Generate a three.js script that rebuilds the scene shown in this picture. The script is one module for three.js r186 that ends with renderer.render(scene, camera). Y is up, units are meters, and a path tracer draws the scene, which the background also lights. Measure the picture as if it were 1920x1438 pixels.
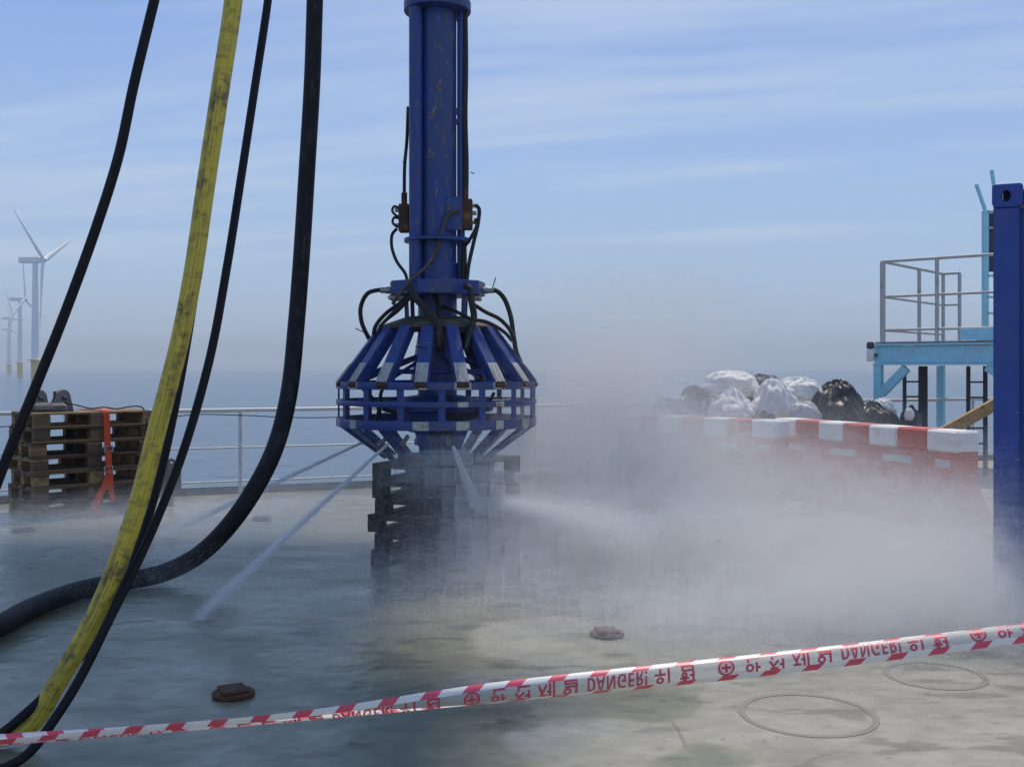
import * as THREE from 'three';
import { ConvexGeometry } from 'three/addons/geometries/ConvexGeometry.js';
import { mergeGeometries } from 'three/addons/utils/BufferGeometryUtils.js';

// ---------------------------------------------------------------- camera, light, exposure
const scene = new THREE.Scene();
const camera = new THREE.PerspectiveCamera(39.54, 1920 / 1438, 0.1, 12000);
camera.position.set(0, 1.65, 0);
camera.lookAt(0, 1.65, -10);
camera.setViewOffset(1920, 1438, 0, 29, 1920, 1438);          // a level camera whose frame sits slightly low
const renderer = new THREE.WebGLRenderer({ antialias: true });
renderer.toneMapping = THREE.LinearToneMapping;
renderer.toneMappingExposure = 1.36;
renderer.shadowMap.enabled = true;
const SUN = new THREE.Vector3(0.12, 0.85, -0.45).normalize();
const sun = new THREE.DirectionalLight(new THREE.Color(1.0, 0.89, 0.73), 2.9);
sun.name = 'sun';
sun.position.copy(SUN).multiplyScalar(60).add(new THREE.Vector3(0, 0, -9));
sun.target.position.set(0, 0, -9);
sun.castShadow = true;
sun.shadow.radius = 8;
Object.assign(sun.shadow.camera, { left: -18, right: 18, top: 18, bottom: -18, near: 1, far: 140 });
sun.shadow.mapSize.set(2048, 2048);
scene.add(sun, sun.target);

// ---------------------------------------------------------------- helpers
const rng = (seed) => () => { seed |= 0; seed = (seed + 0x6d2b79f5) | 0; let t = Math.imul(seed ^ (seed >>> 15), 1 | seed); t = (t + Math.imul(t ^ (t >>> 7), 61 | t)) ^ t; return ((t ^ (t >>> 14)) >>> 0) / 4294967296; };
const R = rng(71);
const clamp = (x, a = 0, b = 1) => Math.min(b, Math.max(a, x)), mix = (a, b, t) => a + (b - a) * t;
const sstep = (a, b, x) => { const t = clamp((x - a) / (b - a)); return t * t * (3 - 2 * t); };
const gauss = (r = R) => Math.sqrt(-2 * Math.log(r() + 1e-9)) * Math.cos(6.28318 * r());
const hash = (x, y, z) => { let h = Math.imul(x, 374761393) ^ Math.imul(y, 668265263) ^ Math.imul(z, 1274126177); h = Math.imul(h ^ (h >>> 13), 1274126177); return ((h ^ (h >>> 16)) >>> 0) / 4294967296; };
const n2 = (x, y, s = 0, per = 0) => {
  let ix = Math.floor(x), iy = Math.floor(y); const fx = x - ix, fy = y - iy, u = fx * fx * (3 - 2 * fx), v = fy * fy * (3 - 2 * fy);
  let jx = ix + 1, jy = iy + 1; if (per) { ix = ((ix % per) + per) % per; iy = ((iy % per) + per) % per; jx = ((jx % per) + per) % per; jy = ((jy % per) + per) % per; }
  return mix(mix(hash(ix, iy, s), hash(jx, iy, s), u), mix(hash(ix, jy, s), hash(jx, jy, s), u), v);
};
const n3 = (x, y, z, s = 0) => { const iz = Math.floor(z), f = z - iz, w = f * f * (3 - 2 * f); return mix(n2(x, y, s + iz * 57), n2(x, y, s + (iz + 1) * 57), w); };
const fbm = (x, y, s = 0, o = 4, per = 0) => { let a = 0.5, r = 0, t = 0, p = per; for (let i = 0; i < o; i++) { r += a * n2(x, y, s + i * 17, p); t += a; a *= 0.5; x *= 2; y *= 2; p *= 2; } return r / t; };
const fbm3 = (x, y, z, s = 0, o = 3) => { let a = 0.5, r = 0, t = 0; for (let i = 0; i < o; i++) { r += a * n3(x, y, z, s + i * 13); t += a; a *= 0.5; x *= 2.03; y *= 2.03; z *= 2.03; } return r / t; };
const toS = (c) => (c <= 0.0031308 ? 12.92 * c : 1.055 * Math.pow(c, 1 / 2.4) - 0.055);
function tex(w, h, fn, color = false, rx = 1, ry = 1) {        // fn(u, v) -> linear [r, g, b, a?] or a number
  const d = new Uint8Array(w * h * 4);
  for (let j = 0; j < h; j++) for (let i = 0; i < w; i++) {
    const c = fn((i + 0.5) / w, (j + 0.5) / h), k = (j * w + i) * 4;
    if (typeof c === 'number') d[k] = d[k + 1] = d[k + 2] = clamp(c) * 255;
    else for (let n = 0; n < 3; n++) d[k + n] = clamp(color ? toS(c[n]) : c[n]) * 255;
    d[k + 3] = c.length > 3 ? clamp(c[3]) * 255 : 255;
  }
  const t = new THREE.DataTexture(d, w, h); t.magFilter = THREE.LinearFilter; t.minFilter = THREE.LinearMipmapLinearFilter; t.generateMipmaps = true;
  t.wrapS = t.wrapT = THREE.RepeatWrapping; t.repeat.set(rx, ry); if (color) t.colorSpace = THREE.SRGBColorSpace; t.needsUpdate = true;
  return t;
}
const lin = (r, g, b) => new THREE.Color().setRGB(r, g, b);
const mat = (c, o = {}) => new THREE.MeshStandardMaterial({ color: lin(...c), roughness: 0.6, ...o });
const phys = (c, o = {}) => new THREE.MeshPhysicalMaterial({ color: lin(...c), roughness: 0.6, ...o });
const used = new Map();
const numbered = (n) => { const k = used.get(n) ?? 0; used.set(n, k + 1); return k ? n + '_' + String(k).padStart(3, '0') : n; };
function mesh(name, geo, m, parent) { const o = new THREE.Mesh(geo, m); o.name = name; o.castShadow = o.receiveShadow = true; if (parent) parent.add(o); return o; }
function tag(o, label, category, group) { o.userData.label = label; o.userData.category = category; if (group) o.userData.group = group; return o; }
function thing(name, label, category, [x, y, z] = [0, 0, 0], turn = 0, group) { const o = new THREE.Group(); o.name = numbered(name); o.position.set(x, y, z); o.rotation.y = turn; scene.add(o); return tag(o, label, category, group); }
function single(name, geo, m, label, category, group) { const o = mesh(numbered(name), geo, m, scene); return tag(o, label, category, group); }
function struct(name, geo, m) { const o = mesh(numbered(name), geo, m, scene); o.userData.kind = 'structure'; return o; }
function triUV(g, s = 1, ox = 0, oy = 0) {                       // uv in metres from the object's own axes
  if (g.index) g = g.toNonIndexed();
  g.computeVertexNormals();
  const p = g.attributes.position, n = g.attributes.normal, uv = new Float32Array(p.count * 2);
  for (let i = 0; i < p.count; i++) {
    const f = i - (i % 3); let nx = 0, ny = 0, nz = 0; for (let k = 0; k < 3; k++) { nx += n.getX(f + k); ny += n.getY(f + k); nz += n.getZ(f + k); }
    nx = Math.abs(nx); ny = Math.abs(ny); nz = Math.abs(nz);
    const x = p.getX(i), y = p.getY(i), z = p.getZ(i);
    const [a, b] = ny >= nx && ny >= nz ? [x, z] : nx >= nz ? [z, y] : [x, y];
    uv[i * 2] = a * s + ox; uv[i * 2 + 1] = b * s + oy;
  }
  g.setAttribute('uv', new THREE.BufferAttribute(uv, 2));
  return g;
}
function cbox(w, h, d, c = 0.004, at = [0, 0, 0], s = 1) {      // a box with chamfered edges
  const pts = [], x = w / 2, y = h / 2, z = d / 2;
  for (const i of [-1, 1]) for (const j of [-1, 1]) for (const k of [-1, 1]) pts.push(new THREE.Vector3(i * (x - c), j * (y - c), k * z), new THREE.Vector3(i * (x - c), j * y, k * (z - c)), new THREE.Vector3(i * x, j * (y - c), k * (z - c)));
  const g = triUV(new ConvexGeometry(pts), s, R() * 7, R() * 7);
  return g.translate(...at);
}
const V = (a) => new THREE.Vector3(...a);
function tube(points, radius, { seg = 60, radial = 12, closed = false, tension = 0.5, cap = true } = {}) {   // u: metres along, v: once round, v = 0 turned to +z
  const curve = new THREE.CatmullRomCurve3(points.map(V), closed, 'centripetal', tension), pts = curve.getSpacedPoints(seg), len = curve.getLength();
  const pos = [], uv = [], nor = [], idx = []; let N = new THREE.Vector3(0, 0, 1); const B = new THREE.Vector3(), T = new THREE.Vector3();
  for (let i = 0; i <= seg; i++) {
    T.copy(pts[Math.min(seg, i + 1)]).sub(pts[Math.max(0, i - 1)]).normalize();
    N.addScaledVector(T, -N.dot(T)); if (N.lengthSq() < 1e-4) N.set(1, 0, 0).addScaledVector(T, -T.x); N.normalize(); B.crossVectors(T, N);
    const r = typeof radius === 'function' ? radius(i / seg) : radius;
    for (let j = 0; j <= radial; j++) {
      const a = (j / radial) * Math.PI * 2 , c = Math.cos(a), s = Math.sin(a), n = [N.x * c + B.x * s, N.y * c + B.y * s, N.z * c + B.z * s];
      pos.push(pts[i].x + n[0] * r, pts[i].y + n[1] * r, pts[i].z + n[2] * r); nor.push(...n); uv.push((i / seg) * len, j / radial);
      if (i < seg && j < radial) { const k = i * (radial + 1) + j; idx.push(k, k + 1, k + radial + 1, k + 1, k + radial + 2, k + radial + 1); }
    }
  }
  if (cap && !closed) for (const e of [0, seg]) { const c = pos.length / 3; pos.push(pts[e].x, pts[e].y, pts[e].z); const t = e ? pts[e].clone().sub(pts[e - 1]) : pts[0].clone().sub(pts[1]); t.normalize(); nor.push(t.x, t.y, t.z); uv.push(0, 0); for (let j = 0; j < radial; j++) { const k = e * (radial + 1) + j; e ? idx.push(c, k, k + 1) : idx.push(c, k + 1, k); } }
  const g = new THREE.BufferGeometry(); g.setAttribute('position', new THREE.Float32BufferAttribute(pos, 3)); g.setAttribute('normal', new THREE.Float32BufferAttribute(nor, 3)); g.setAttribute('uv', new THREE.Float32BufferAttribute(uv, 2)); g.setIndex(idx);
  return g;
}
const rod = (a, b, r, radial = 10) => tube([a, b], r, { seg: 1, radial });
function bar(a, b, w, d, c = 0.003) {                            // a square bar between two points
  const A = V(a), Bv = V(b), L = A.distanceTo(Bv), g = cbox(w, L, d, c);
  g.applyQuaternion(new THREE.Quaternion().setFromUnitVectors(new THREE.Vector3(0, 1, 0), Bv.clone().sub(A).normalize()));
  return g.translate((A.x + Bv.x) / 2, (A.y + Bv.y) / 2, (A.z + Bv.z) / 2);
}
const lathe = (pts, n = 40) => new THREE.LatheGeometry(pts.map(([x, y]) => new THREE.Vector2(x, y)), n);
const merge = (l) => mergeGeometries(l.map((g) => { g = g.index ? g.toNonIndexed() : g; for (const k of Object.keys(g.attributes)) if (!['position', 'normal', 'uv'].includes(k)) g.deleteAttribute(k); return g; }));

// ---------------------------------------------------------------- sky: pale blue summer air with thin streaks of cirrus
{
  const W = 2048, H = 1024, d = new Float32Array(W * H * 4);
  const stops = [[-1, [0.27, 0.33, 0.40]], [0, [0.37, 0.46, 0.545]], [0.03, [0.36, 0.46, 0.57]], [0.1, [0.315, 0.445, 0.625]], [0.19, [0.265, 0.395, 0.635]], [0.32, [0.19, 0.31, 0.60]], [0.6, [0.125, 0.25, 0.5]], [1, [0.09, 0.17, 0.42]]];
  for (let j = 0; j < H; j++) {
    const y = Math.sin(((j + 0.5) / H - 0.5) * Math.PI), ch = Math.sqrt(1 - y * y); let k = 0; while (k < stops.length - 2 && y > stops[k + 1][0]) k++;
    const t = clamp((y - stops[k][0]) / (stops[k + 1][0] - stops[k][0])), base = [0, 1, 2].map((c) => mix(stops[k][1][c], stops[k + 1][1][c], t));
    for (let i = 0; i < W; i++) {
      const a = ((i + 0.5) / W - 0.5) * Math.PI * 2, x = ch * Math.cos(a), z = ch * Math.sin(a); let cl = 0;
      if (y > 0.005) {
        const q = 1 / (y + 0.07), px = x * q, pz = z * q, wx = px * 0.9 + pz * 0.24 + 0.5 * fbm(px * 0.8, pz * 0.8, 3, 3), wz = pz * 1.5 - px * 0.36 + 0.6 * fbm(px * 0.7, pz * 0.9, 9, 3);
        const streak = fbm(wx * 0.55 + 8, wz * 2.1, 21, 5), fine = fbm(wx * 2.2, wz * 9, 31, 4), big = fbm(px * 0.35 + 2, pz * 0.6 + 6, 41, 3);
        cl = sstep(0.42, 0.78, streak * 0.72 + fine * 0.2 + (big - 0.5) * 0.55 + 0.04) * sstep(0.0, 0.09, y) * 0.5;
      }
      const o = (j * W + i) * 4, white = [0.49, 0.56, 0.65];
      for (let c = 0; c < 3; c++) d[o + c] = mix(base[c], Math.max(base[c], white[c]), cl);
      d[o + 3] = 1;
    }
  }
  const t = new THREE.DataTexture(d, W, H, THREE.RGBAFormat, THREE.FloatType); t.mapping = THREE.EquirectangularReflectionMapping; t.magFilter = THREE.LinearFilter; t.minFilter = THREE.LinearFilter; t.needsUpdate = true;
  scene.background = t; scene.environment = t;
}
scene.fog = new THREE.FogExp2(lin(0.82, 0.91, 1.0), 0.0005);

// ---------------------------------------------------------------- materials
const grime = (seed, base, dirt, amount, per = 8) => tex(512, 512, (u, v) => {
  const a = fbm(u * per, v * per, seed, 5, per), b = fbm(u * per * 4, v * per * 4, seed + 5, 3, per * 4), m = sstep(0.5, 0.8, a * 0.75 + b * 0.25) * amount, g = 0.88 + 0.24 * b;
  return [0, 1, 2].map((c) => mix(base[c], dirt[c], m) * g);
}, true);
const speck = tex(256, 256, (u, v) => 0.5 + 0.5 * (fbm(u * 24, v * 24, 2, 4, 24) - 0.5));
const brushed = tex(512, 512, (u, v) => fbm(u * 12, v * 12, 77, 5, 12));
const M = {
  blue: mat([1, 1, 1], { roughness: 0.45, bumpMap: speck, bumpScale: 0.001, map: tex(1024, 1024, (u, v) => {
    const a = fbm(u * 8, v * 8, 11, 5, 8), b = fbm(u * 40, v * 40, 12, 3, 40), chip = fbm(u * 44, v * 44, 13, 4, 44) * 0.8 + a * 0.2 - 0.06, run = fbm(u * 60, v * 5, 14, 4), g = 0.8 + 0.4 * b;
    const dirt = sstep(0.5, 0.75, a) * 0.7, rust = sstep(0.655, 0.675, chip), old = sstep(0.635, 0.65, chip) * (1 - rust), st = sstep(0.62, 0.74, run) * 0.4;
    return [0, 1, 2].map((c) => { let q = mix([0.017, 0.046, 0.215][c], [0.045, 0.06, 0.14][c], dirt); q = mix(q, [0.07, 0.05, 0.045][c], st); q = mix(q, [0.26, 0.26, 0.25][c], old); return mix(q, [0.12, 0.055, 0.03][c], rust) * g; });
  }, true) }),
  containerBlue: mat([1, 1, 1], { map: grime(16, [0.016, 0.052, 0.27], [0.035, 0.07, 0.21], 0.6, 4), roughness: 0.45, bumpMap: speck, bumpScale: 0.0006 }),
  black: phys([1, 1, 1], { map: grime(21, [0.009, 0.008, 0.010], [0.024, 0.02, 0.02], 0.6), roughness: 0.6, specularIntensity: 0.45, bumpMap: speck, bumpScale: 0.0008 }),
  hoseOld: mat([1, 1, 1], { map: grime(23, [0.014, 0.013, 0.014], [0.075, 0.06, 0.04], 0.9), roughness: 0.7 }),
  hoseTan: mat([1, 1, 1], { map: grime(24, [0.06, 0.055, 0.04], [0.2, 0.17, 0.1], 0.9), roughness: 0.75 }),
  rust: mat([1, 1, 1], { map: grime(25, [0.075, 0.032, 0.016], [0.20, 0.10, 0.035], 1), roughness: 0.85, bumpMap: speck, bumpScale: 0.004 }),
  steel: mat([0.34, 0.34, 0.33], { metalness: 0.7, roughness: 0.45 }),
  wear: mat([1, 1, 1], { roughness: 0.7, bumpMap: speck, bumpScale: 0.002, map: tex(256, 256, (u, v) => {
    const a = fbm(u * 6, v * 6, 61, 5, 6), b = fbm(u * 20, v * 4, 66, 4, 4), r = sstep(0.52, 0.66, a * 0.6 + b * 0.4);
    const w = [0.42, 0.42, 0.39].map((c) => c * (0.75 + 0.5 * b)); return [0, 1, 2].map((c) => mix(w[c], [0.17, 0.065, 0.025][c], r)); }, true, 3, 3) }),
  grey: mat([1, 1, 1], { map: grime(31, [0.46, 0.46, 0.44], [0.3, 0.24, 0.17], 0.7), roughness: 0.6 }),
  railPaint: mat([1, 1, 1], { map: grime(32, [0.62, 0.62, 0.60], [0.32, 0.25, 0.18], 0.6), roughness: 0.5 }),
  cyan: mat([1, 1, 1], { map: grime(33, [0.31, 0.65, 0.79], [0.33, 0.48, 0.54], 0.55), roughness: 0.5 }),
  darkSteel: mat([1, 1, 1], { map: grime(34, [0.055, 0.06, 0.07], [0.09, 0.07, 0.06], 0.8), roughness: 0.7 }),
  red: mat([1, 1, 1], { map: grime(35, [0.50, 0.055, 0.035], [0.30, 0.10, 0.07], 0.7), roughness: 0.5 }),
  white: mat([1, 1, 1], { map: grime(36, [0.78, 0.77, 0.74], [0.5, 0.46, 0.4], 0.6), roughness: 0.5 }),
  orange: mat([1, 1, 1], { map: tex(64, 64, (u, v) => { const w = 0.85 + 0.15 * Math.sin(u * 200) * Math.sin(v * 200) + 0.25 * (fbm(u * 8, v * 8, 5, 3, 8) - 0.5); return [0.68 * w, 0.075 * w, 0.018 * w]; }, true, 6, 6), roughness: 0.7, side: THREE.DoubleSide }),
  bagWhite: phys([1, 1, 1], { map: grime(37, [0.76, 0.75, 0.72], [0.62, 0.58, 0.50], 0.6), roughness: 0.8, transmission: 0.12 }),
  bagClear: phys([1, 1, 1], { map: grime(38, [0.58, 0.60, 0.60], [0.42, 0.42, 0.38], 0.8), roughness: 0.55, transmission: 0.15 }),
  bagBlack: mat([1, 1, 1], { map: grime(39, [0.016, 0.017, 0.022], [0.045, 0.042, 0.042], 0.6), roughness: 0.5 }),
  bagNavy: mat([1, 1, 1], { map: grime(40, [0.03, 0.036, 0.06], [0.08, 0.08, 0.09], 0.6), roughness: 0.5 }),
  yellowTape: mat([0.7, 0.55, 0.06], { roughness: 0.5, side: THREE.DoubleSide }),
  turbine: mat([0.88, 0.88, 0.87], { roughness: 0.45 }),
  turbineYellow: mat([0.78, 0.42, 0.06], { roughness: 0.6 }),
  grip: mat([1, 1, 1], { map: grime(42, [0.20, 0.19, 0.175], [0.11, 0.095, 0.08], 0.8), roughness: 0.75, bumpMap: speck, bumpScale: 0.004 }),
};
const woodTone = [[0.14, 0.083, 0.042], [0.19, 0.115, 0.058], [0.095, 0.058, 0.036], [0.25, 0.16, 0.08]], wetTone = [[0.034, 0.025, 0.02], [0.044, 0.031, 0.023], [0.028, 0.023, 0.02], [0.06, 0.039, 0.025]];
const grain = (tone, s) => mat([1, 1, 1], { roughness: 0.8, bumpMap: brushed, bumpScale: 0.002, map: tex(256, 256, (u, v) => {
  const g = fbm(u * 4, v * 48, s, 4), k = fbm(u * 9, v * 9, s + 3, 4, 9), d = sstep(0.55, 0.8, k); return tone.map((c, i) => c * (0.6 + 0.8 * g) * (1 - 0.5 * d)); }, true, 1.3, 1.3) });
const wood = woodTone.map((t, i) => grain(t, 100 + i * 9)), wetWood = wetTone.map((t, i) => grain(t, 140 + i * 9)), timber = [grain([0.36, 0.235, 0.105], 180), grain([0.30, 0.21, 0.12], 190)];

// ---------------------------------------------------------------- sea, ship's deck
{
  const bump = tex(512, 512, (u, v) => 0.6 * fbm(u * 6, v * 12, 7, 5, 6) + 0.4 * (1 - Math.abs(2 * fbm(u * 10, v * 16, 17, 4, 10) - 1)), false, 1, 1);
  const g = new THREE.PlaneGeometry(9000, 6000, 1, 1).rotateX(-Math.PI / 2); const uv = g.attributes.uv; for (let i = 0; i < uv.count; i++) uv.setXY(i, uv.getX(i) * 9000 / 34, uv.getY(i) * 6000 / 34);
  const sea = struct('sea', g, phys([0.03, 0.065, 0.11], { roughness: 0.2, ior: 1.33, bumpMap: bump, bumpScale: 0.22 })); sea.position.set(0, -6.05, -2960);
}
const railD = (x) => 15.44 + 0.415 * x;                         // the rail runs slightly away to starboard
{
  // steel deck: weathered grey-green paint, one side darkened by run-off and painted shade, dry paler plating on the other, rust bleeds
  const X0 = -8, D0 = 2.5, S = 16, N = 2048;
  const wet = (x, D) => {  // run-off on one side, with the shade there painted into the same field
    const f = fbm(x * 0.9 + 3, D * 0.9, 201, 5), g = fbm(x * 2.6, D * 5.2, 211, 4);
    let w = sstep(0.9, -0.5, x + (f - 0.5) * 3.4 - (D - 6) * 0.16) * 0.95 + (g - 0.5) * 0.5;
    const sunShadeBlob = (bx, bd, rx, rd, k) => { const q = Math.hypot((x - bx) / rx, (D - bd) / rd) + (f - 0.5) * 1.3; w += k * sstep(1.15, 0.6, q); };
    sunShadeBlob(0.14, 6.55, 0.42, 0.55, -0.85); sunShadeBlob(0.30, 5.85, 0.30, 0.25, -0.5); sunShadeBlob(0.34, 4.72, 0.34, 0.26, -0.95); sunShadeBlob(0.78, 4.55, 0.3, 0.12, 0.4); sunShadeBlob(0.2, 5.35, 0.6, 0.2, 0.55); sunShadeBlob(0.55, 5.2, 0.35, 0.2, 0.35); sunShadeBlob(1.7, 7.1, 0.5, 0.2, 0.25);  // dry and damp spots that also paint in sunlit and shaded patches
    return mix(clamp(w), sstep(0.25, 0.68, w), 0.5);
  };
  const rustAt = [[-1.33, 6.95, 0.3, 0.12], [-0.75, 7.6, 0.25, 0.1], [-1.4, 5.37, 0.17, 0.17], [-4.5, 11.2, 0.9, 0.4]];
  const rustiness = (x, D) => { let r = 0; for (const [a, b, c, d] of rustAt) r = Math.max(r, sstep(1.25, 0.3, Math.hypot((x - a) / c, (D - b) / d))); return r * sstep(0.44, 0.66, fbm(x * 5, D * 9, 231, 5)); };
  const wetShadeT = new Float32Array(1024 * 1024); for (let j = 0; j < 1024; j++) for (let i = 0; i < 1024; i++) wetShadeT[j * 1024 + i] = wet(X0 + (i + 0.5) / 1024 * S, D0 + (j + 0.5) / 1024 * S);
  const wetShadeAt = (u, v) => wetShadeT[Math.min(1023, (v * 1024) | 0) * 1024 + Math.min(1023, (u * 1024) | 0)];
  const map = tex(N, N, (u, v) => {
    const x = X0 + u * S, D = D0 + v * S, w = wetShadeAt(u, v), a = fbm(x * 1.7, D * 3.1, 221, 4), b = fbm(x * 11, D * 19, 241, 3), sp = n2(x * 60, D * 60, 251), ru = rustiness(x, D);
    const dark = sstep(0.58, 0.72, fbm(x * 3.1 + 7, D * 8, 261, 4)) * 0.35 + (sp > 0.93 && b > 0.5 ? 0.3 : 0);
    const seam = Math.min(Math.abs(x - 0.72 - 0.04 * Math.sin(D * 3)), Math.abs(x + 2.6), Math.abs(D - 7.15 - 0.02 * Math.sin(x * 4)), Math.abs(D - 9.9)) < 0.008 ? 0.35 * sstep(0.4, 0.6, a) : 0;
    const line = sstep(0.982, 0.995, 1 - Math.abs(2 * fbm(x * 0.9 + 11, D * 1.5, 301, 3) - 1)) * 0.3 * sstep(0.45, 0.6, fbm(x * 0.7, D * 0.7, 311, 2)), pit = n2(x * 34, D * 48, 321) > 0.955 ? 0.35 : 0;
    const k = (0.60 + 0.42 * a + 0.42 * b) * (1 - dark) * (1 - line) * (1 - pit) * (1 - seam);
    const dry = [0.245, 0.243, 0.212], dampShade = [0.185, 0.182, 0.122], r = [0.16, 0.095, 0.055];  // the darker tone holds wet paint and painted shade together
    return [0, 1, 2].map((c) => mix(mix(dry[c], dampShade[c], w) * k, r[c], ru * 0.75));
  }, true);
  const rough = tex(1024, 1024, (u, v) => { const w = wetShadeAt(u, v), x = u * S, D = v * S; return mix(0.72, 0.30, w) + (fbm(x * 1.6, D * 3, 271, 4) - 0.5) * 0.4 + (fbm(x * 9, D * 16, 277, 2) - 0.5) * 0.14; });
  const bump = tex(1024, 1024, (u, v) => 0.5 * fbm(u * 40, v * 40, 281, 5) + 0.5 * fbm(u * 200, v * 200, 291, 2));
  for (const t of [map, rough, bump]) t.wrapS = t.wrapT = THREE.MirroredRepeatWrapping;
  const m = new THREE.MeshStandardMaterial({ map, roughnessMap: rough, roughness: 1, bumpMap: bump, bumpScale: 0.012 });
  const xs = [], L = -16, Rr = 16; const g = new THREE.BufferGeometry(), pos = [], uv = [], idx = [];
  const put = (x, y, z) => { pos.push(x, y, z); uv.push((x - X0) / S, (-z - D0) / S); return pos.length / 3 - 1; };
  const a = put(L, 0, 9), b = put(Rr, 0, 9), c = put(Rr, 0, -railD(Rr) - 0.22), d = put(L, 0, -railD(L) - 0.22); idx.push(a, b, c, a, c, d);
  const c1 = put(Rr, 0, -railD(Rr) - 0.22), d1 = put(L, 0, -railD(L) - 0.22), c2 = put(Rr, -7, -railD(Rr) - 0.2), d2 = put(L, -7, -railD(L) - 0.2); idx.push(d1, c1, c2, d1, c2, d2);
  const e1 = put(L, 0, 9), e2 = put(L, -7, 9), f1 = put(L, 0, -railD(L) - 0.22), f2 = put(L, -7, -railD(L) - 0.22); idx.push(e1, f1, f2, e1, f2, e2);
  g.setAttribute('position', new THREE.Float32BufferAttribute(pos, 3)); g.setAttribute('uv', new THREE.Float32BufferAttribute(uv, 2)); g.setIndex(idx); const gg = g.toNonIndexed(); gg.computeVertexNormals();
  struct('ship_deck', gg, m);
  const curb = bar([-15.9, 0.045, -railD(-15.9) - 0.12], [15.9, 0.045, -railD(15.9) - 0.12], 0.09, 0.06); const ko = struct('deck_edge_curb', curb, M.grip);
}
const rimPaint = mat([1, 1, 1], { map: grime(46, [0.19, 0.182, 0.155], [0.11, 0.09, 0.07], 0.8), roughness: 0.7 });
// round rims of flush deck covers, plugs standing on the deck
for (const [x, D, r, label] of [[1.41, 5.08, 0.31, 'rusty round rim of flush deck cover nearest the danger tape'], [2.27, 5.72, 0.25, 'faint round rim of deck cover beside the blue container'], [-0.3, 8.42, 0.25, 'round rim of deck cover beside the misty pallet stack']]) {
  const o = thing('deck_cover', label, 'deck cover', [x, 0, -D]);
  mesh('rim', lathe([[r - 0.016, 0.002], [r - 0.01, 0.0035], [r + 0.01, 0.0035], [r + 0.016, 0.002]], 56), rimPaint, o);
}
for (const [x, D, label] of [[-1.404, 5.37, 'rusty brown round deck plug in front of the danger tape'], [0.585, 6.57, 'rusty deck plug half lost in mist right of pallets'], [-2.72, 11.58, 'rusty deck plug behind the thick black hose bend'], [-4.93, 10.75, 'rusty deck plug in front of the strapped pallets']]) {
  const o = thing('deck_plug', label, 'deck plug', [x, 0, -D], x * 3, 'plugs standing on the deck');
  mesh('flange', lathe([[0.001, 0.026], [0.09, 0.026], [0.1, 0.024], [0.107, 0.018], [0.106, 0.008], [0.1, 0.0]], 28), M.rust, o);
  const top = mesh('cap', cbox(0.15, 0.016, 0.13, 0.005, [0, 0.034, 0]), M.rust, o);
}

// ---------------------------------------------------------------- added platform overhead, out of view: made to shade the near left deck and the tool
{
  const o = thing('shade_platform', 'added unseen grey platform on tall legs that shades the deck', 'shade platform'), slab = (x0, x1, d0, d1, name = 'shade_plate') => mesh(name, cbox(x1 - x0, 0.3, d1 - d0, 0.02, [(x0 + x1) / 2, 12, -(d0 + d1) / 2]), M.grip, o);
  slab(-4.4, 1.0, 9.8, 16.4); slab(1.0, 1.7, 9.8, 12.2, 'shade_extension'); slab(1.7, 2.25, 11.45, 11.95, 'shade_strip');  // added plates, outline shaped for the shadow edges and bands on the deck
  for (const d of [10, 12, 14, 16]) mesh('girder', cbox(5.3, 0.6, 0.3, 0.02, [-1.7, 11.55, -d]), M.grip, o);
  for (const x of [-3.8, 0.4]) { mesh('carrier_beam', cbox(0.5, 0.6, 19.8, 0.02, [x, 12.45, -6.1]), M.grip, o); mesh('leg', rod([x, 0, 3.3], [x, 12.15, 3.3], 0.3, 16), M.grip, o); }
}

// ---------------------------------------------------------------- ship's railing
{
  const o = thing('ship_railing', 'white pipe railing along the far deck edge', 'railing'), y = (h, x) => [x, h, -railD(x)];
  mesh('top_rail', rod(y(1.1, -15.5), y(1.1, 15.5), 0.026, 12), M.railPaint, o);
  mesh('middle_rail', rod(y(0.61, -15.5), y(0.61, 15.5), 0.012), M.railPaint, o);
  mesh('lower_rail', rod(y(0.17, -15.5), y(0.17, 15.5), 0.012), M.railPaint, o);
  for (let x = -13.31; x < 15; x += 1.95) mesh('post', rod(y(0, x), y(1.1, x), 0.024), M.railPaint, o);
  const wire = [[-7.6, 0.96], [-6.9, 0.90], [-6.2, 0.94], [-5.3, 0.98], [-4.6, 0.99], [-4.1, 1.05], [-3.5, 1.03], [-2.9, 0.99], [-2.2, 0.99], [-1.4, 1.07]].map(([x, h]) => [x, h, -railD(x) + 0.035]);
  single('wire_rope', tube(wire, 0.007, { seg: 60, radial: 6 }), M.darkSteel, 'thin dark wire rope sagging along the white railing', 'wire rope');
}
{
  const o = thing('lashing_bracket', 'grey eye plate bracket on stub post behind the hanging hoses', 'bracket', [-4.12, 0, -12.9], 0.15), s = new THREE.Shape();
  s.moveTo(-0.11, 0.18); s.lineTo(0.11, 0.18); s.lineTo(0.11, 0.43); s.lineTo(0.05, 0.43); s.lineTo(0.045, 0.5); s.absarc(0, 0.51, 0.047, 0, Math.PI); s.lineTo(-0.05, 0.43); s.lineTo(-0.11, 0.43);
  const hole = new THREE.Path(); hole.absarc(0, 0.51, 0.02, 0, Math.PI * 2, true); s.holes.push(hole);
  mesh('eye_plate', new THREE.ExtrudeGeometry(s, { depth: 0.03, bevelSize: 0.004, bevelThickness: 0.004, bevelSegments: 1, curveSegments: 14 }), M.grip, o);
  mesh('stub_post', rod([0, 0, 0.05], [0, 0.3, 0.05], 0.035), M.grip, o);
}

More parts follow.
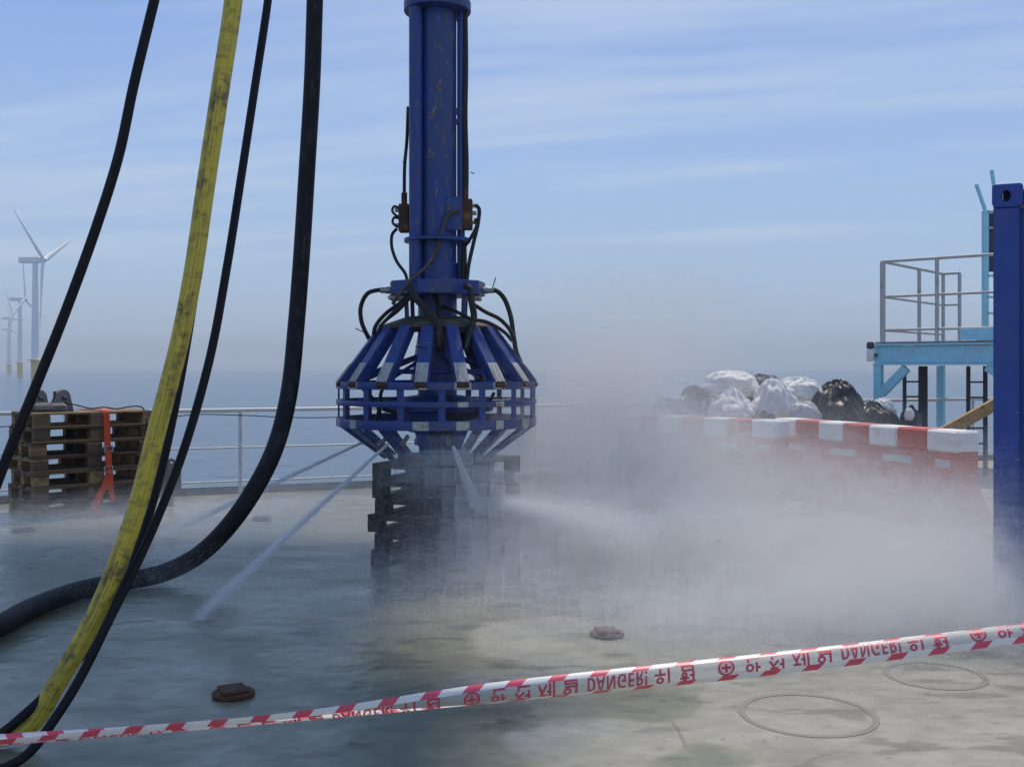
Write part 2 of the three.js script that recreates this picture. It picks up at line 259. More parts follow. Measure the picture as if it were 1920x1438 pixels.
// ---------------------------------------------------------------- wind turbines far out on the sea
{
  const blade = (() => { const pos = [], idx = [], n = 14, m = 10; for (let i = 0; i <= n; i++) { const t = i / n, y = 1 + t * 40, c = t < 0.08 ? mix(1.0, 1.7, t / 0.08) : 1.75 * Math.pow(1 - (t - 0.08) / 0.93, 0.85) + 0.12, th = mix(0.9, 0.12, Math.pow(t, 0.5)); for (let j = 0; j < m; j++) { const a = j / m * Math.PI * 2; pos.push(Math.cos(a) * c + 0.35 * c, y, Math.sin(a) * th); } if (i < n) for (let j = 0; j < m; j++) { const k = i * m + j, l = i * m + (j + 1) % m; idx.push(k, k + m, l, l, k + m, l + m); } } const g = new THREE.BufferGeometry(); g.setAttribute('position', new THREE.Float32BufferAttribute(pos, 3)); g.setIndex(idx); g.computeVertexNormals(); return g; })();
  const build = (x, D, H, turn, yaw, label) => {
    const o = thing('wind_turbine', label, 'wind turbine', [x, -6, -D], 0, 'wind turbines out at sea');
    mesh('transition_piece', lathe([[2.4, -3], [2.4, 11], [2.7, 11.2], [2.7, 12.4], [2.3, 12.6]], 24), M.turbineYellow, o);
    mesh('platform', lathe([[2.3, 12.0], [4.4, 12.0], [4.4, 12.35], [2.3, 12.35]], 24), M.turbineYellow, o);
    mesh('tower', lathe([[2.25, 12.4], [2.15, 25], [1.5, H - 1.5]], 24), M.turbine, o);
    const nac = new THREE.Group(); nac.name = 'nacelle'; nac.position.set(0, H, 0); nac.rotation.y = yaw; o.add(nac);
    mesh('housing', cbox(3.8, 3.8, 12.5, 0.6, [0, 0.3, -3.2]), M.turbine, nac);
    const hub = mesh('hub', lathe([[0.01, 2.6], [0.8, 2.3], [1.5, 1.3], [1.7, 0], [1.6, -1.2], [0.01, -1.2]], 20).rotateX(Math.PI / 2).translate(0, 0.2, 4.6), M.turbine, nac);
    for (let k = 0; k < 3; k++) { const b = mesh('blade', blade, M.turbine, nac); b.position.set(0, 0.2, 4.8); b.rotation.z = turn - k * Math.PI * 2 / 3; }
  };
  build(-276, 617, 70, 0.95, 1.52, 'nearest and tallest white wind turbine on yellow foundation');
  build(-446, 966, 70, 0.12, 1.52, 'second wind turbine in the receding row, half hazed');
  build(-632, 1340, 70, 0.5, 1.52, 'third wind turbine in the receding row, pale in haze');
  build(-818, 1730, 70, 0.3, 1.52, 'farthest wind turbine, almost lost in the haze');
}

// ---------------------------------------------------------------- wooden pallets
function palletParts(H, woods) {
  const bh = H - 0.066; return { L: 1.2, W: 0.8, H, bh, woods, board: [0.1, 0.145].map((w) => cbox(1.2, 0.022, w, 0.003)), cross: cbox(0.145, 0.022, 0.8, 0.003), block: cbox(0.145, bh, 0.1, 0.004), blockC: cbox(0.1, bh, 0.1, 0.004) };
}
function pallet(P, pos, turn, label, group, seed) {
  const r = rng(seed), o = thing('wooden_pallet', label, 'pallet', pos, turn, group), w = () => P.woods[(r() * P.woods.length) | 0], j = () => (r() - 0.5) * 0.008;
  for (const z of [-0.35, 0, 0.35]) { const b = mesh('bottom_board', P.board[z ? 0 : 1], w(), o); b.position.set(j(), 0.011, z); }
  for (const x of [-0.5275, 0, 0.5275]) for (const z of [-0.35, 0, 0.35]) { const b = mesh('block', P.block, w(), o); b.position.set(x + j(), 0.022 + P.bh / 2, z + j()); }
  for (const x of [-0.5275, 0, 0.5275]) { const b = mesh('cross_board', P.cross, w(), o); b.position.set(x + j(), 0.033 + P.bh, j()); }
  for (const z of [-0.3275, -0.18, 0, 0.18, 0.3275]) { const b = mesh('deck_board', P.board[Math.abs(z) === 0.18 ? 0 : 1], w(), o); b.position.set(j(), 0.055 + P.bh, z + j() * 0.5); }
  return o;
}
const ordinal = ['bottom', 'second from bottom', 'third from bottom', 'fourth from bottom', 'fifth from bottom', 'sixth from bottom', 'top'];
{
  const P = palletParts(0.165, wood), jx = [0, -0.015, 0.02, -0.05, -0.01, 0.0, 0.03], jt = [0, 0.02, -0.02, 0.05, -0.03, 0.02, -0.015];
  for (let k = 0; k < 7; k++) pallet(P, [-5.0 + jx[k], k * 0.165, -12.42 + jx[k] * 0.6], 0.75 + jt[k], `weathered brown wooden pallet, ${ordinal[k]} of the orange strapped stack`, 'pallets stacked by the railing', 300 + k).scale.x = 1.15;
  const Q = palletParts(0.144, wetWood), kx = [0, 0.02, -0.02, 0.03, -0.01, 0.02], kt = [0, 0.03, -0.04, 0.02, 0.05, -0.02];
  for (let k = 0; k < 6; k++) pallet(Q, [-0.56 + kx[k], k * 0.144, -9.22 + kx[k]], 1.15 + kt[k], `dark wet wooden pallet, ${k === 5 ? 'top' : ordinal[k]} of the stack under the blue cage`, 'pallets stacked under the blue cage', 330 + k);
  // a block and a board stick out of the wet stack on the misty side
  single('timber_block', cbox(0.17, 0.19, 0.16, 0.006).rotateY(0.4).translate(-0.045, 0.585, -9.05), wetWood[0], 'dark square timber block beside the stack under the cage', 'timber');
  single('timber_offcut', cbox(0.5, 0.07, 0.16, 0.005).rotateY(0.4).translate(-0.1, 0.455, -9.05), wetWood[2], 'dark timber offcut supporting a square block in mist', 'timber');
}
// orange lashing strap with buckles over the stack
{
  const ribbon = (pts, w, th = 0.003, seg = 70, across = [1, 0, 0]) => {
    const c = new THREE.CatmullRomCurve3(pts.map(V), false, 'centripetal'), p = c.getSpacedPoints(seg), pos = [], uv = [], idx = [], A = V(across);
    for (let i = 0; i <= seg; i++) { const t = p[Math.min(seg, i + 1)].clone().sub(p[Math.max(0, i - 1)]).normalize(), a = A.clone().addScaledVector(t, -A.dot(t)).normalize(), n = new THREE.Vector3().crossVectors(t, a); [[-1, -1], [1, -1], [1, 1], [-1, 1]].forEach(([s, q]) => { const v = p[i].clone().addScaledVector(a, s * w / 2).addScaledVector(n, q * th / 2); pos.push(v.x, v.y, v.z); uv.push(i / seg * 6, s > 0 ? 1 : 0); }); if (i < seg) for (let k = 0; k < 4; k++) { const a0 = i * 4 + k, b0 = i * 4 + (k + 1) % 4; idx.push(a0, a0 + 4, b0, b0, a0 + 4, b0 + 4); } }
    const g = new THREE.BufferGeometry(); g.setAttribute('position', new THREE.Float32BufferAttribute(pos, 3)); g.setAttribute('uv', new THREE.Float32BufferAttribute(uv, 2)); g.setIndex(idx); const q = g.toNonIndexed(); q.computeVertexNormals(); return q;
  };
  const o = thing('lashing_strap', 'bright orange lashing strap over the pallet stack by the railing', 'strap'), c = Math.cos(0.75), s = Math.sin(0.75), on = (x, y, z) => [-5.0 + (x * 1.15 - 0.13) * c + z * s, y, -12.42 - (x * 1.15 - 0.13) * s + z * c];
  const face = [on(0.2, 1.17, -0.42), on(0.195, 1.172, 0.2), on(0.19, 1.165, 0.43), on(0.2, 1.0, 0.445), on(0.205, 0.8, 0.445), on(0.215, 0.6, 0.445), on(0.21, 0.44, 0.46), on(0.16, 0.3, 0.48), on(0.09, 0.17, 0.5), on(0.05, 0.05, 0.53), on(0.1, 0.012, 0.58), on(0.3, 0.012, 0.60), on(0.55, 0.013, 0.62), on(0.8, 0.012, 0.66)];
  mesh('webbing', ribbon(face, 0.075, 0.004, 110, [c, 0, -s]), M.orange, o);
  mesh('loose_end', ribbon([on(0.215, 0.6, 0.452), on(0.23, 0.42, 0.47), on(0.225, 0.28, 0.475), on(0.24, 0.17, 0.5), on(0.225, 0.13, 0.51)], 0.06, 0.004, 30, [c, 0, -s]), M.orange, o);
  for (const y of [0.73, 0.5]) { const b = mesh('buckle', merge([cbox(0.1, 0.012, 0.03, 0.003, [0, 0.03, 0]), cbox(0.1, 0.012, 0.03, 0.003, [0, -0.03, 0]), cbox(0.014, 0.07, 0.035, 0.003, [0.045, 0, 0]), cbox(0.014, 0.07, 0.035, 0.003, [-0.045, 0, 0])]), M.steel, o); b.position.set(...on(0.208, y, 0.462)); b.rotation.y = 0.75; }
  // grey chock with two upright cheeks on top of the stack, and its rope
  const q = thing('roller_chock', 'grey steel roller chock with two rounded cheeks on pallet stack', 'chock', on(-0.24, 1.158, 0.1), 0.3), cheek = new THREE.Shape(); cheek.moveTo(-0.13, 0); cheek.lineTo(-0.11, 0.12); cheek.absarc(0, 0.15, 0.09, Math.PI, 0, true); cheek.lineTo(0.13, 0);
  const cg = new THREE.ExtrudeGeometry(cheek, { depth: 0.05, bevelSize: 0.008, bevelThickness: 0.008, bevelSegments: 2, curveSegments: 16 });
  for (const x of [-0.15, 0.1]) { const k = mesh('cheek', cg, M.grip, q); k.position.set(x, 0, -0.06); k.rotation.y = 0.75; mesh('pin', rod([0, 0.15, -0.02], [0, 0.15, 0.08], 0.025), M.darkSteel, k); mesh('lug', cbox(0.02, 0.1, 0.03, 0.004, [-0.1, 0.18, 0.03]), M.darkSteel, k); }
  mesh('saddle', cbox(0.34, 0.1, 0.2, 0.03, [0.0, 0.05, 0.02]), M.grip, q);
  single('rope', tube([on(-0.12, 1.26, 0.15), on(0.02, 1.215, 0.2), on(0.12, 1.185, 0.22), on(0.25, 1.195, 0.2), on(0.38, 1.175, 0.24), on(0.5, 1.2, 0.3), on(0.58, 1.19, 0.39), on(0.605, 1.08, 0.435), on(0.61, 0.9, 0.44), on(0.6, 0.72, 0.445)], 0.008, { seg: 80, radial: 6 }), M.black, 'thin black rope lying over the top of the strapped pallets', 'rope');
}

// ---------------------------------------------------------------- the blue jetting tool standing on the wet pallets
{
  const T = thing('jetting_tool', 'tall blue steel jetting tool with round slatted cage standing on pallets', 'jetting tool', [-0.645, 0, -9.22]), P2 = Math.PI * 2;
  mesh('main_pipe', lathe([[0.165, 2.3], [0.165, 7.4]], 40), M.blue, T);
  mesh('pipe_collar', lathe([[0.165, 2.56], [0.178, 2.555], [0.178, 2.39]], 40), M.blue, T);
  const side = (x, z, r, y0, y1, m = M.blue) => mesh('side_pipe', rod([x, y0, z], [x, y1, z], r, 20), m, T);
  side(-0.175, 0.14, 0.058, 2.385, 7.4); side(0.205, 0.02, 0.034, 2.385, 7.4, M.blue); side(0.05, -0.2, 0.05, 2.385, 7.4, M.blue);
  mesh('clamp_flange', lathe([[0.16, 4.72], [0.285, 4.72], [0.29, 4.73], [0.29, 4.80], [0.285, 4.81], [0.16, 4.81]], 40), M.blue, T);
  mesh('clamp_flange', lathe([[0.165, 2.735], [0.285, 2.735], [0.288, 2.74], [0.288, 2.765], [0.165, 2.765]], 40), M.blue, T);
  mesh('mounting_plate', cbox(0.14, 0.29, 0.02, 0.004, [0.15, 2.965, 0.14]), M.blue, T);
  const lug = mesh('pipe_lug', merge([cbox(0.07, 0.06, 0.03, 0.008, [0.185, 3.86, 0.03]), cbox(0.07, 0.05, 0.03, 0.008, [0.185, 3.77, 0.03])]), M.blue, T);
  const valve = (x, y, z, w, h) => { const v = mesh('valve_block', cbox(w, h, 0.12, 0.008, [x, y, z]), M.rust, T), s = Math.sign(x); for (const k of [0.3, 0.05, -0.25]) mesh('fitting', rod([x + s * w * 0.4, y + k * h, z], [x + s * (w * 0.5 + 0.035), y + k * h, z], 0.018), M.steel, v); mesh('fitting', rod([x, y + h / 2, z], [x, y + h / 2 + 0.1, z], 0.026), M.rust, v); };
  valve(0.245, 2.968, 0.05, 0.12, 0.26); valve(-0.285, 2.94, 0.02, 0.09, 0.24);
  // manifold plate, an uneven octagon
  const pl = []; for (const [a, r] of [[8, 0.415], [35, 0.42], [78, 0.40], [112, 0.405], [150, 0.44], [176, 0.415], [205, 0.42], [250, 0.40], [290, 0.40], [330, 0.42]]) { const t = a / 180 * Math.PI; for (const y of [2.272, 2.392]) for (const k of [0.006]) { pl.push(new THREE.Vector3(Math.cos(t) * (r - k), y, -Math.sin(t) * (r - k)), new THREE.Vector3(Math.cos(t) * r, y + (y > 2.3 ? -k : k), -Math.sin(t) * r)); } }
  mesh('manifold', triUV(new ConvexGeometry(pl)), M.blue, T);
  mesh('manifold_shelf', cbox(0.16, 0.03, 0.3, 0.004, [-0.33, 2.25, 0.02]), M.wear, T); mesh('manifold_shelf', cbox(0.14, 0.03, 0.3, 0.004, [0.31, 2.25, 0.02]), M.wear, T);
  mesh('inner_pipe', lathe([[0.168, 2.28], [0.168, 1.05], [0.2, 1.04], [0.2, 0.99], [0.16, 0.98]], 32), M.blue, T);
  mesh('base_plate', lathe([[0.02, 0.9], [0.34, 0.9], [0.345, 0.888], [0.345, 0.87], [0.02, 0.866]], 32), M.rust, T);
  mesh('base_tube', lathe([[0.16, 0.98], [0.16, 0.895]], 24), M.blue, T);
  mesh('cage_cap', lathe([[0.165, 2.095], [0.27, 2.09], [0.5, 2.012], [0.515, 2.0], [0.515, 1.975], [0.17, 1.975]], 16), M.hoseTan, T);
  for (const a of [40, 140, 215, 320]) { const t = a / 180 * Math.PI; mesh('cap_stay', bar([Math.cos(t) * 0.3, 2.06, -Math.sin(t) * 0.3], [Math.cos(t) * 0.31, 2.275, -Math.sin(t) * 0.31], 0.035, 0.035), M.blue, T); }
  const N = 16, off = -4.9 / 360 * P2, RR = 0.866, ringGeo = (y, h, r = RR) => lathe([[r - 0.014, y - h / 2], [r, y - h / 2], [r, y + h / 2], [r - 0.014, y + h / 2], [r - 0.014, y - h / 2]], 16).rotateY(off + P2 / 32);
  for (const [y, h] of [[1.507, 0.062], [1.36, 0.045], [1.192, 0.075]]) {
    const r = mesh('ring', ringGeo(y, h), M.blue, T);
    for (let k = 0; k < N; k++) { if (hash(k, (y * 100) | 0, 5) > 0.72) continue; const a = off + k / N * P2, rr = (RR) * Math.cos(P2 / 32) + 0.002, g = cbox(0.07 + 0.07 * hash(k, (y * 100) | 0, 9), h * 0.92, 0.006, 0.002); const w = mesh('scuffed_patch', g, M.wear, r); w.position.set(Math.sin(a) * rr, y, Math.cos(a) * rr); w.rotation.y = a; }
  }
  const slat = merge([cbox(0.105, 1, 0.012, 0.003, [0, 0, 0]), cbox(0.012, 1, 0.075, 0.003, [-0.0465, 0, -0.044]), cbox(0.012, 1, 0.075, 0.003, [0.0465, 0, -0.044])]), wear = merge([cbox(0.1, 0.19, 0.006, 0.002), cbox(0.016, 0.16, 0.012, 0.002, [-0.022, -0.01, 0]), cbox(0.016, 0.16, 0.012, 0.002, [0.022, -0.01, 0])]), foot = cbox(0.1, 0.05, 0.05, 0.006);
  const post = cbox(0.055, 0.36, 0.014, 0.003), strut = cbox(0.095, 1, 0.02, 0.003);
  const up = new THREE.Vector3(0, 1, 0);
  const place = (o, a, r0, y0, r1, y1) => {                       // an upright piece between two heights, leaning inwards, turned outwards
    const A = new THREE.Vector3(Math.sin(a) * r0, y0, Math.cos(a) * r0), B = new THREE.Vector3(Math.sin(a) * r1, y1, Math.cos(a) * r1), d = B.clone().sub(A), L = d.length(); d.normalize();
    const x = new THREE.Vector3(Math.cos(a), 0, -Math.sin(a)), z = new THREE.Vector3().crossVectors(x, d); o.matrixAutoUpdate = true;
    o.quaternion.setFromRotationMatrix(new THREE.Matrix4().makeBasis(x, d, z)); o.position.copy(A).add(B).multiplyScalar(0.5); return L;
  };
  for (let k = 0; k < N; k++) {
    const a = off + k / N * P2, g = new THREE.Group(); g.name = 'slat'; T.add(g);
    const L = place(g, a, 0.855, 1.53, 0.505, 2.0); const b = mesh('channel', slat, M.blue, g); b.scale.y = L;
    const w = mesh('wear_plate', wear, M.wear, g); w.position.set(0, -L / 2 + 0.1, 0.011);
    const f = mesh('rusty_foot', foot, M.rust, g); f.position.set(0, -L / 2 - 0.005, -0.02);
    const p = mesh('post', post, M.blue, T); place(p, a + P2 / 32, RR - 0.022, 1.17, RR - 0.022, 1.53);
    const s = mesh('lower_strut', strut, M.blue, T); s.scale.y = place(s, a, RR - 0.03, 1.165, 0.46, 0.885);
  }
  // inner frame behind the slats
  for (let k = 0; k < 8; k++) { const a = off + (k + 0.5) / 8 * P2; mesh('inner_rung', bar([Math.sin(a) * 0.18, 1.75, Math.cos(a) * 0.18], [Math.sin(a) * 0.72, 1.56, Math.cos(a) * 0.72], 0.03, 0.03), M.blue, T); mesh('inner_arm', bar([Math.sin(a) * 0.18, 1.33, Math.cos(a) * 0.18], [Math.sin(a) * 0.84, 1.36, Math.cos(a) * 0.84], 0.04, 0.04), M.blue, T); }
  mesh('inner_ring', new THREE.TorusGeometry(0.46, 0.024, 8, 40).rotateX(Math.PI / 2).translate(0, 1.3, 0), M.blue, T);
  mesh('inner_ring', new THREE.TorusGeometry(0.5, 0.02, 8, 40).rotateX(Math.PI / 2).translate(0, 1.62, 0), M.blue, T);
  mesh('swivel_body', lathe([[0.17, 1.42], [0.3, 1.4], [0.33, 1.3], [0.33, 1.15], [0.24, 1.1], [0.17, 1.09]], 28), M.blue, T);
  // hydraulic hoses and fittings
  const H = (pts, r, m = M.hoseOld) => mesh('hydraulic_hose', tube(pts, r, { seg: 48, radial: 9 }), m, T);
  H([[-0.42, 2.32, 0.02], [-0.52, 2.32, 0.03], [-0.60, 2.29, 0.04], [-0.655, 2.18, 0.05], [-0.65, 2.05, 0.05], [-0.60, 1.93, 0.05], [-0.56, 1.86, 0.04]], 0.019);
  H([[0.41, 2.32, 0.02], [0.50, 2.32, 0.03], [0.57, 2.26, 0.04], [0.63, 2.11, 0.05], [0.66, 1.92, 0.05], [0.685, 1.78, 0.05], [0.72, 1.7, 0.04]], 0.021);
  for (const s of [-1, 1]) mesh('hose_fitting', merge([rod([s * 0.40, 2.32, 0.02], [s * 0.49, 2.32, 0.025], 0.026), rod([s * 0.41, 2.32, 0.02], [s * 0.44, 2.32, 0.022], 0.034, 6)]), M.steel, T);
  H([[-0.35, 2.85, 0.02], [-0.385, 2.80, 0.05], [-0.388, 2.70, 0.08], [-0.345, 2.57, 0.12], [-0.26, 2.45, 0.2], [-0.24, 2.39, 0.22]], 0.014);
  H([[-0.31, 3.02, 0.03], [-0.37, 3.04, 0.04], [-0.385, 3.0, 0.05], [-0.35, 2.96, 0.05], [-0.32, 2.95, 0.04]], 0.011);
  H([[-0.31, 2.93, 0.03], [-0.37, 2.945, 0.04], [-0.382, 2.90, 0.05], [-0.35, 2.87, 0.05], [-0.32, 2.86, 0.04]], 0.011);
  H([[0.212, 2.99, 0.13], [0.12, 2.96, 0.19], [0.06, 2.83, 0.22], [0.01, 2.65, 0.23], [-0.06, 2.52, 0.24], [-0.18, 2.40, 0.33], [-0.235, 2.32, 0.42], [-0.3, 2.24, 0.44], [-0.34, 2.18, 0.40]], 0.016, M.hoseTan);
  H([[-0.21, 2.33, 0.42], [-0.16, 2.24, 0.46], [-0.06, 2.13, 0.5], [0.03, 2.02, 0.54], [0.06, 1.9, 0.52], [0.06, 1.78, 0.48]], 0.03);
  H([[0.0, 2.26, 0.22], [0.03, 2.16, 0.3], [0.04, 2.06, 0.45], [0.045, 1.93, 0.55], [0.05, 1.82, 0.55]], 0.024);
  H([[0.33, 3.05, 0.06], [0.36, 3.02, 0.06], [0.355, 2.9, 0.07], [0.315, 2.72, 0.08], [0.275, 2.53, 0.1], [0.26, 2.40, 0.12]], 0.017);
  H([[0.33, 2.93, 0.07], [0.345, 2.88, 0.08], [0.30, 2.78, 0.08], [0.245, 2.70, 0.06]], 0.015);
  H([[0.24, 4.72, 0.03], [0.245, 4.2, 0.04], [0.24, 3.8, 0.05], [0.25, 3.4, 0.05], [0.247, 3.12, 0.05]], 0.024, M.hoseOld);
  H([[-0.25, 3.9, 0.03], [-0.262, 3.6, 0.03], [-0.28, 3.4, 0.03], [-0.285, 3.06, 0.02]], 0.015, M.hoseOld);
  H([[0.225, 2.72, 0.03], [0.23, 2.6, 0.05], [0.23, 2.4, 0.1]], 0.028, M.hoseOld);
  H([[0.26, 2.33, 0.36], [0.30, 2.30, 0.42], [0.31, 2.2, 0.42], [0.33, 2.07, 0.42], [0.30, 1.95, 0.45], [0.26, 1.8, 0.5]], 0.028);
  H([[0.3, 2.2, 0.3], [0.42, 2.12, 0.33], [0.54, 2.06, 0.3], [0.62, 1.98, 0.25], [0.66, 1.9, 0.2]], 0.017);
  H([[0.05, 2.17, 0.2], [0.16, 2.13, 0.3], [0.3, 2.06, 0.4], [0.44, 2.03, 0.36], [0.58, 1.95, 0.3], [0.645, 1.88, 0.24]], 0.015);
  H([[-0.22, 2.26, 0.2], [-0.32, 2.18, 0.25], [-0.42, 2.10, 0.28], [-0.5, 2.0, 0.28], [-0.52, 1.93, 0.26]], 0.017);
  H([[-0.2, 2.25, 0.3], [-0.3, 2.13, 0.35], [-0.4, 2.05, 0.36], [-0.46, 1.99, 0.34]], 0.015);
  H([[-0.18, 2.25, 0.33], [-0.28, 2.17, 0.35], [-0.39, 2.06, 0.39], [-0.44, 2.0, 0.38]], 0.013);
  H([[0.1, 1.42, 0.6], [0.2, 1.36, 0.6], [0.33, 1.33, 0.6], [0.45, 1.37, 0.6], [0.5, 1.45, 0.58]], 0.014);
  H([[0.08, 1.27, 0.62], [0.2, 1.25, 0.62], [0.36, 1.28, 0.62], [0.47, 1.37, 0.6]], 0.026);
  H([[-0.6, 1.5, 0.4], [-0.5, 1.4, 0.5], [-0.44, 1.32, 0.52], [-0.46, 1.22, 0.5]], 0.02);
  H([[-0.3, 1.6, 0.5], [-0.42, 1.45, 0.55], [-0.4, 1.33, 0.55], [-0.25, 1.27, 0.5]], 0.015);
  for (const [a, b] of [[[0.475, 2.33, 0.03], [0.505, 2.43, 0.03]], [[-0.61, 1.95, 0.06], [-0.7, 1.99, 0.07]], [[0.29, 3.33, 0.06], [0.32, 3.32, 0.06]], [[-0.3, 3.42, 0.03], [-0.27, 3.43, 0.03]]]) mesh('cable_tie', rod(a, b, 0.005, 6), M.hoseTan, T);
  mesh('cable_tie', tube([[-0.13, 1.82, 0.70], [-0.07, 1.815, 0.70], [-0.03, 1.812, 0.69]], 0.004, { seg: 6, radial: 5 }), M.black, T);
  for (const [a, y] of [[-0.38, 1.03], [0.22, 1.03], [-0.75, 1.02]]) mesh('nozzle', rod([Math.sin(a) * 0.56, y + 0.06, Math.cos(a) * 0.56], [Math.sin(a) * 0.66, y, Math.cos(a) * 0.66], 0.02), M.steel, T);
}

// ---------------------------------------------------------------- hoses hanging across the near side
{
  const canvasText = (w, h, bg, draw) => { const c = document.createElement('canvas'); c.width = w; c.height = h; const x = c.getContext('2d'); x.fillStyle = bg; x.fillRect(0, 0, w, h); draw(x); return c; };
  const yellowMap = (() => {
    const W = 2048, H = 256, c = document.createElement('canvas'); c.width = W; c.height = H; const x = c.getContext('2d'), im = x.createImageData(W, H), d = im.data;
    for (let j = 0; j < H; j++) for (let i = 0; i < W; i++) {
      const u = i / W, v = j / H, ring = fbm(u * 400, v * 6, 401, 3), dirt = sstep(0.50, 0.78, fbm(u * 32, v * 6, 411, 5)), smear = sstep(0.56, 0.70, fbm(u * 90, v * 4 + 3, 421, 4)), band = sstep(0.6, 0.72, fbm(u * 8, v * 10, 431, 4)), dot = n2(i * 0.4, j * 0.4, 441) > 0.965 ? 0.5 : 0;
      const m = clamp(dirt * 0.5 + smear * 0.42 + band * 0.3 + dot * 0.6), k = 0.92 + 0.16 * ring, o = (j * W + i) * 4;
      [[0.60, 0.455, 0.045], [0.15, 0.10, 0.035]].reduce((a, b) => a.map((q, n) => (d[o + n] = 255 * clamp(toS(mix(q, b[n], m) * k)))));
      d[o + 3] = 255;
    }
    x.putImageData(im, 0, 0);
    for (const v of [0.93, 0.965, 0.10]) { x.fillStyle = 'rgba(40,34,12,0.55)'; x.fillRect(0, v * H, W, 1.5); }
    x.fillStyle = 'rgba(26,20,10,0.8)'; x.font = '13px sans-serif';
    for (const px of [60, 700, 1340]) x.fillText('MULTI PURPOSE  AIR WATER LIGHT  20 BAR  300 PSI', px, 0.06 * H);
    const t = new THREE.CanvasTexture(c); t.colorSpace = THREE.SRGBColorSpace; t.wrapS = t.wrapT = THREE.RepeatWrapping; t.repeat.set(1 / 2.2, 1); return t;
  })();
  const blackMap = (() => {
    const W = 1024, H = 128, c = document.createElement('canvas'); c.width = W; c.height = H; const x = c.getContext('2d'), im = x.createImageData(W, H), d = im.data;
    for (let j = 0; j < H; j++) for (let i = 0; i < W; i++) { const u = i / W, v = j / H, a = sstep(0.5, 0.8, fbm(u * 24, v * 6, 451, 5)), k = 0.8 + 0.4 * fbm(u * 160, v * 30, 461, 2), o = (j * W + i) * 4; for (let n = 0; n < 3; n++) d[o + n] = 255 * toS(mix([0.009, 0.008, 0.010][n], [0.026, 0.023, 0.023][n], a) * k); d[o + 3] = 255; }
    x.putImageData(im, 0, 0); x.fillStyle = 'rgba(150,132,88,0.6)'; x.font = '8px sans-serif'; x.fillText('WATER DELIVERY HOSE', 430, 0.09 * H); x.fillText('10 BAR W.P.', 620, 0.14 * H); x.fillStyle = 'rgba(190,190,190,0.5)'; x.fillText('17 Da', 140, 0.94 * H);
    const t = new THREE.CanvasTexture(c); t.colorSpace = THREE.SRGBColorSpace; t.wrapS = t.wrapT = THREE.RepeatWrapping; t.repeat.set(1 / 2.6, 1); return t;
  })();
  const ribs = tex(512, 64, (u, v) => 0.5 + 0.3 * Math.sin(u * 240) + 0.2 * fbm(u * 60, v * 8, 471, 3, 60));
  const ribsY = ribs.clone(); ribsY.repeat.set(1 / 0.4, 1); ribsY.needsUpdate = true;
  const hose = (name, pts, r, m, label, radial = 20) => single(name, tube(pts, r, { seg: 150, radial }), m, label, 'hose', 'hoses hanging from above');
  hose('yellow_hose', [[-1.22,5.2,-5.1], [-1.282,3.675,-5.0], [-1.299,3.364,-4.969], [-1.353,2.934,-4.938], [-1.411,2.484,-4.907], [-1.463,2.064,-4.876], [-1.519,1.735,-4.845], [-1.601,1.385,-4.815], [-1.686,1.016,-4.784], [-1.782,0.723,-4.753], [-1.877,0.493,-4.722], [-1.994,0.278,-4.691], [-2.125,0.075,-4.66], [-2.3,0.045,-4.6], [-2.9,0.045,-4.3]], 0.042, mat([1, 1, 1], { map: yellowMap, roughness: 0.55, bumpMap: ribsY, bumpScale: 0.0003 }), 'dirty yellow hose with small black print hanging across the deck', 28);
  hose('black_hose', [[-1.4,5.2,-5.0], [-1.573,3.635,-4.9], [-1.636,3.332,-4.875], [-1.722,2.935,-4.85], [-1.78,2.615,-4.825], [-1.872,2.286,-4.8], [-2.006,1.889,-4.775], [-2.138,1.531,-4.75], [-2.233,1.272,-4.725], [-2.35,0.945,-4.7], [-2.6,0.3,-4.6], [-2.9,0.025,-4.5]], 0.0225, M.black, 'thin black hose passing in front of the wind turbines');
  hose('black_hose', [[-1.22,5.4,-6.0], [-1.246,3.918,-5.6], [-1.259,3.547,-5.498], [-1.301,3.08,-5.397], [-1.345,2.603,-5.295], [-1.389,2.143,-5.193], [-1.443,1.701,-5.092], [-1.534,1.276,-4.99], [-1.625,0.966,-4.888], [-1.706,0.729,-4.787], [-1.769,0.549,-4.685], [-1.856,0.321,-4.583], [-1.927,0.171,-4.482], [-2.015,0.045,-4.38], [-2.2,0.021,-4.2], [-2.7,0.021,-3.9]], 0.0205, M.black, 'thin black hose between yellow hose and thick black hose');
  hose('black_hose', [[-1.42,5.4,-5.9], [-1.456,3.918,-5.6], [-1.466,3.386,-5.512], [-1.519,2.816,-5.425], [-1.564,2.21,-5.337], [-1.601,1.781,-5.25], [-1.631,1.469,-5.162], [-1.682,1.117,-5.075], [-1.726,0.877,-4.987], [-1.774,0.67,-4.9], [-1.853,0.471,-4.812], [-1.984,0.292,-4.725], [-2.11,0.154,-4.638], [-2.252,0.05,-4.55], [-2.6,0.021,-4.4]], 0.0205, M.black, 'thin black hose running close behind the yellow hose');
  hose('black_hose', [[-1.64, 6.4, -9.0], [-1.647, 5.295, -9.0], [-1.665, 4.755, -9.0], [-1.678, 4.066, -8.95], [-1.713, 3.296, -8.9], [-1.738, 2.574, -8.8], [-1.762, 1.998, -8.7], [-1.781, 1.438, -8.5], [-1.847, 1.027, -8.3], [-1.976, 0.713, -8.15], [-2.167, 0.435, -8.1], [-2.404, 0.216, -8.15], [-2.632, 0.1, -8.1], [-2.844, 0.075, -7.9], [-3.058, 0.075, -7.55], [-3.15, 0.075, -7.0], [-3.14, 0.075, -6.4], [-3.3, 0.075, -5.6], [-3.9, 0.075, -4.8]], 0.069, phys([1, 1, 1], { map: blackMap, roughness: 0.6, specularIntensity: 0.45, bumpMap: ribsY, bumpScale: 0.0008 }), 'thick black hose bending down onto the deck', 28);
}

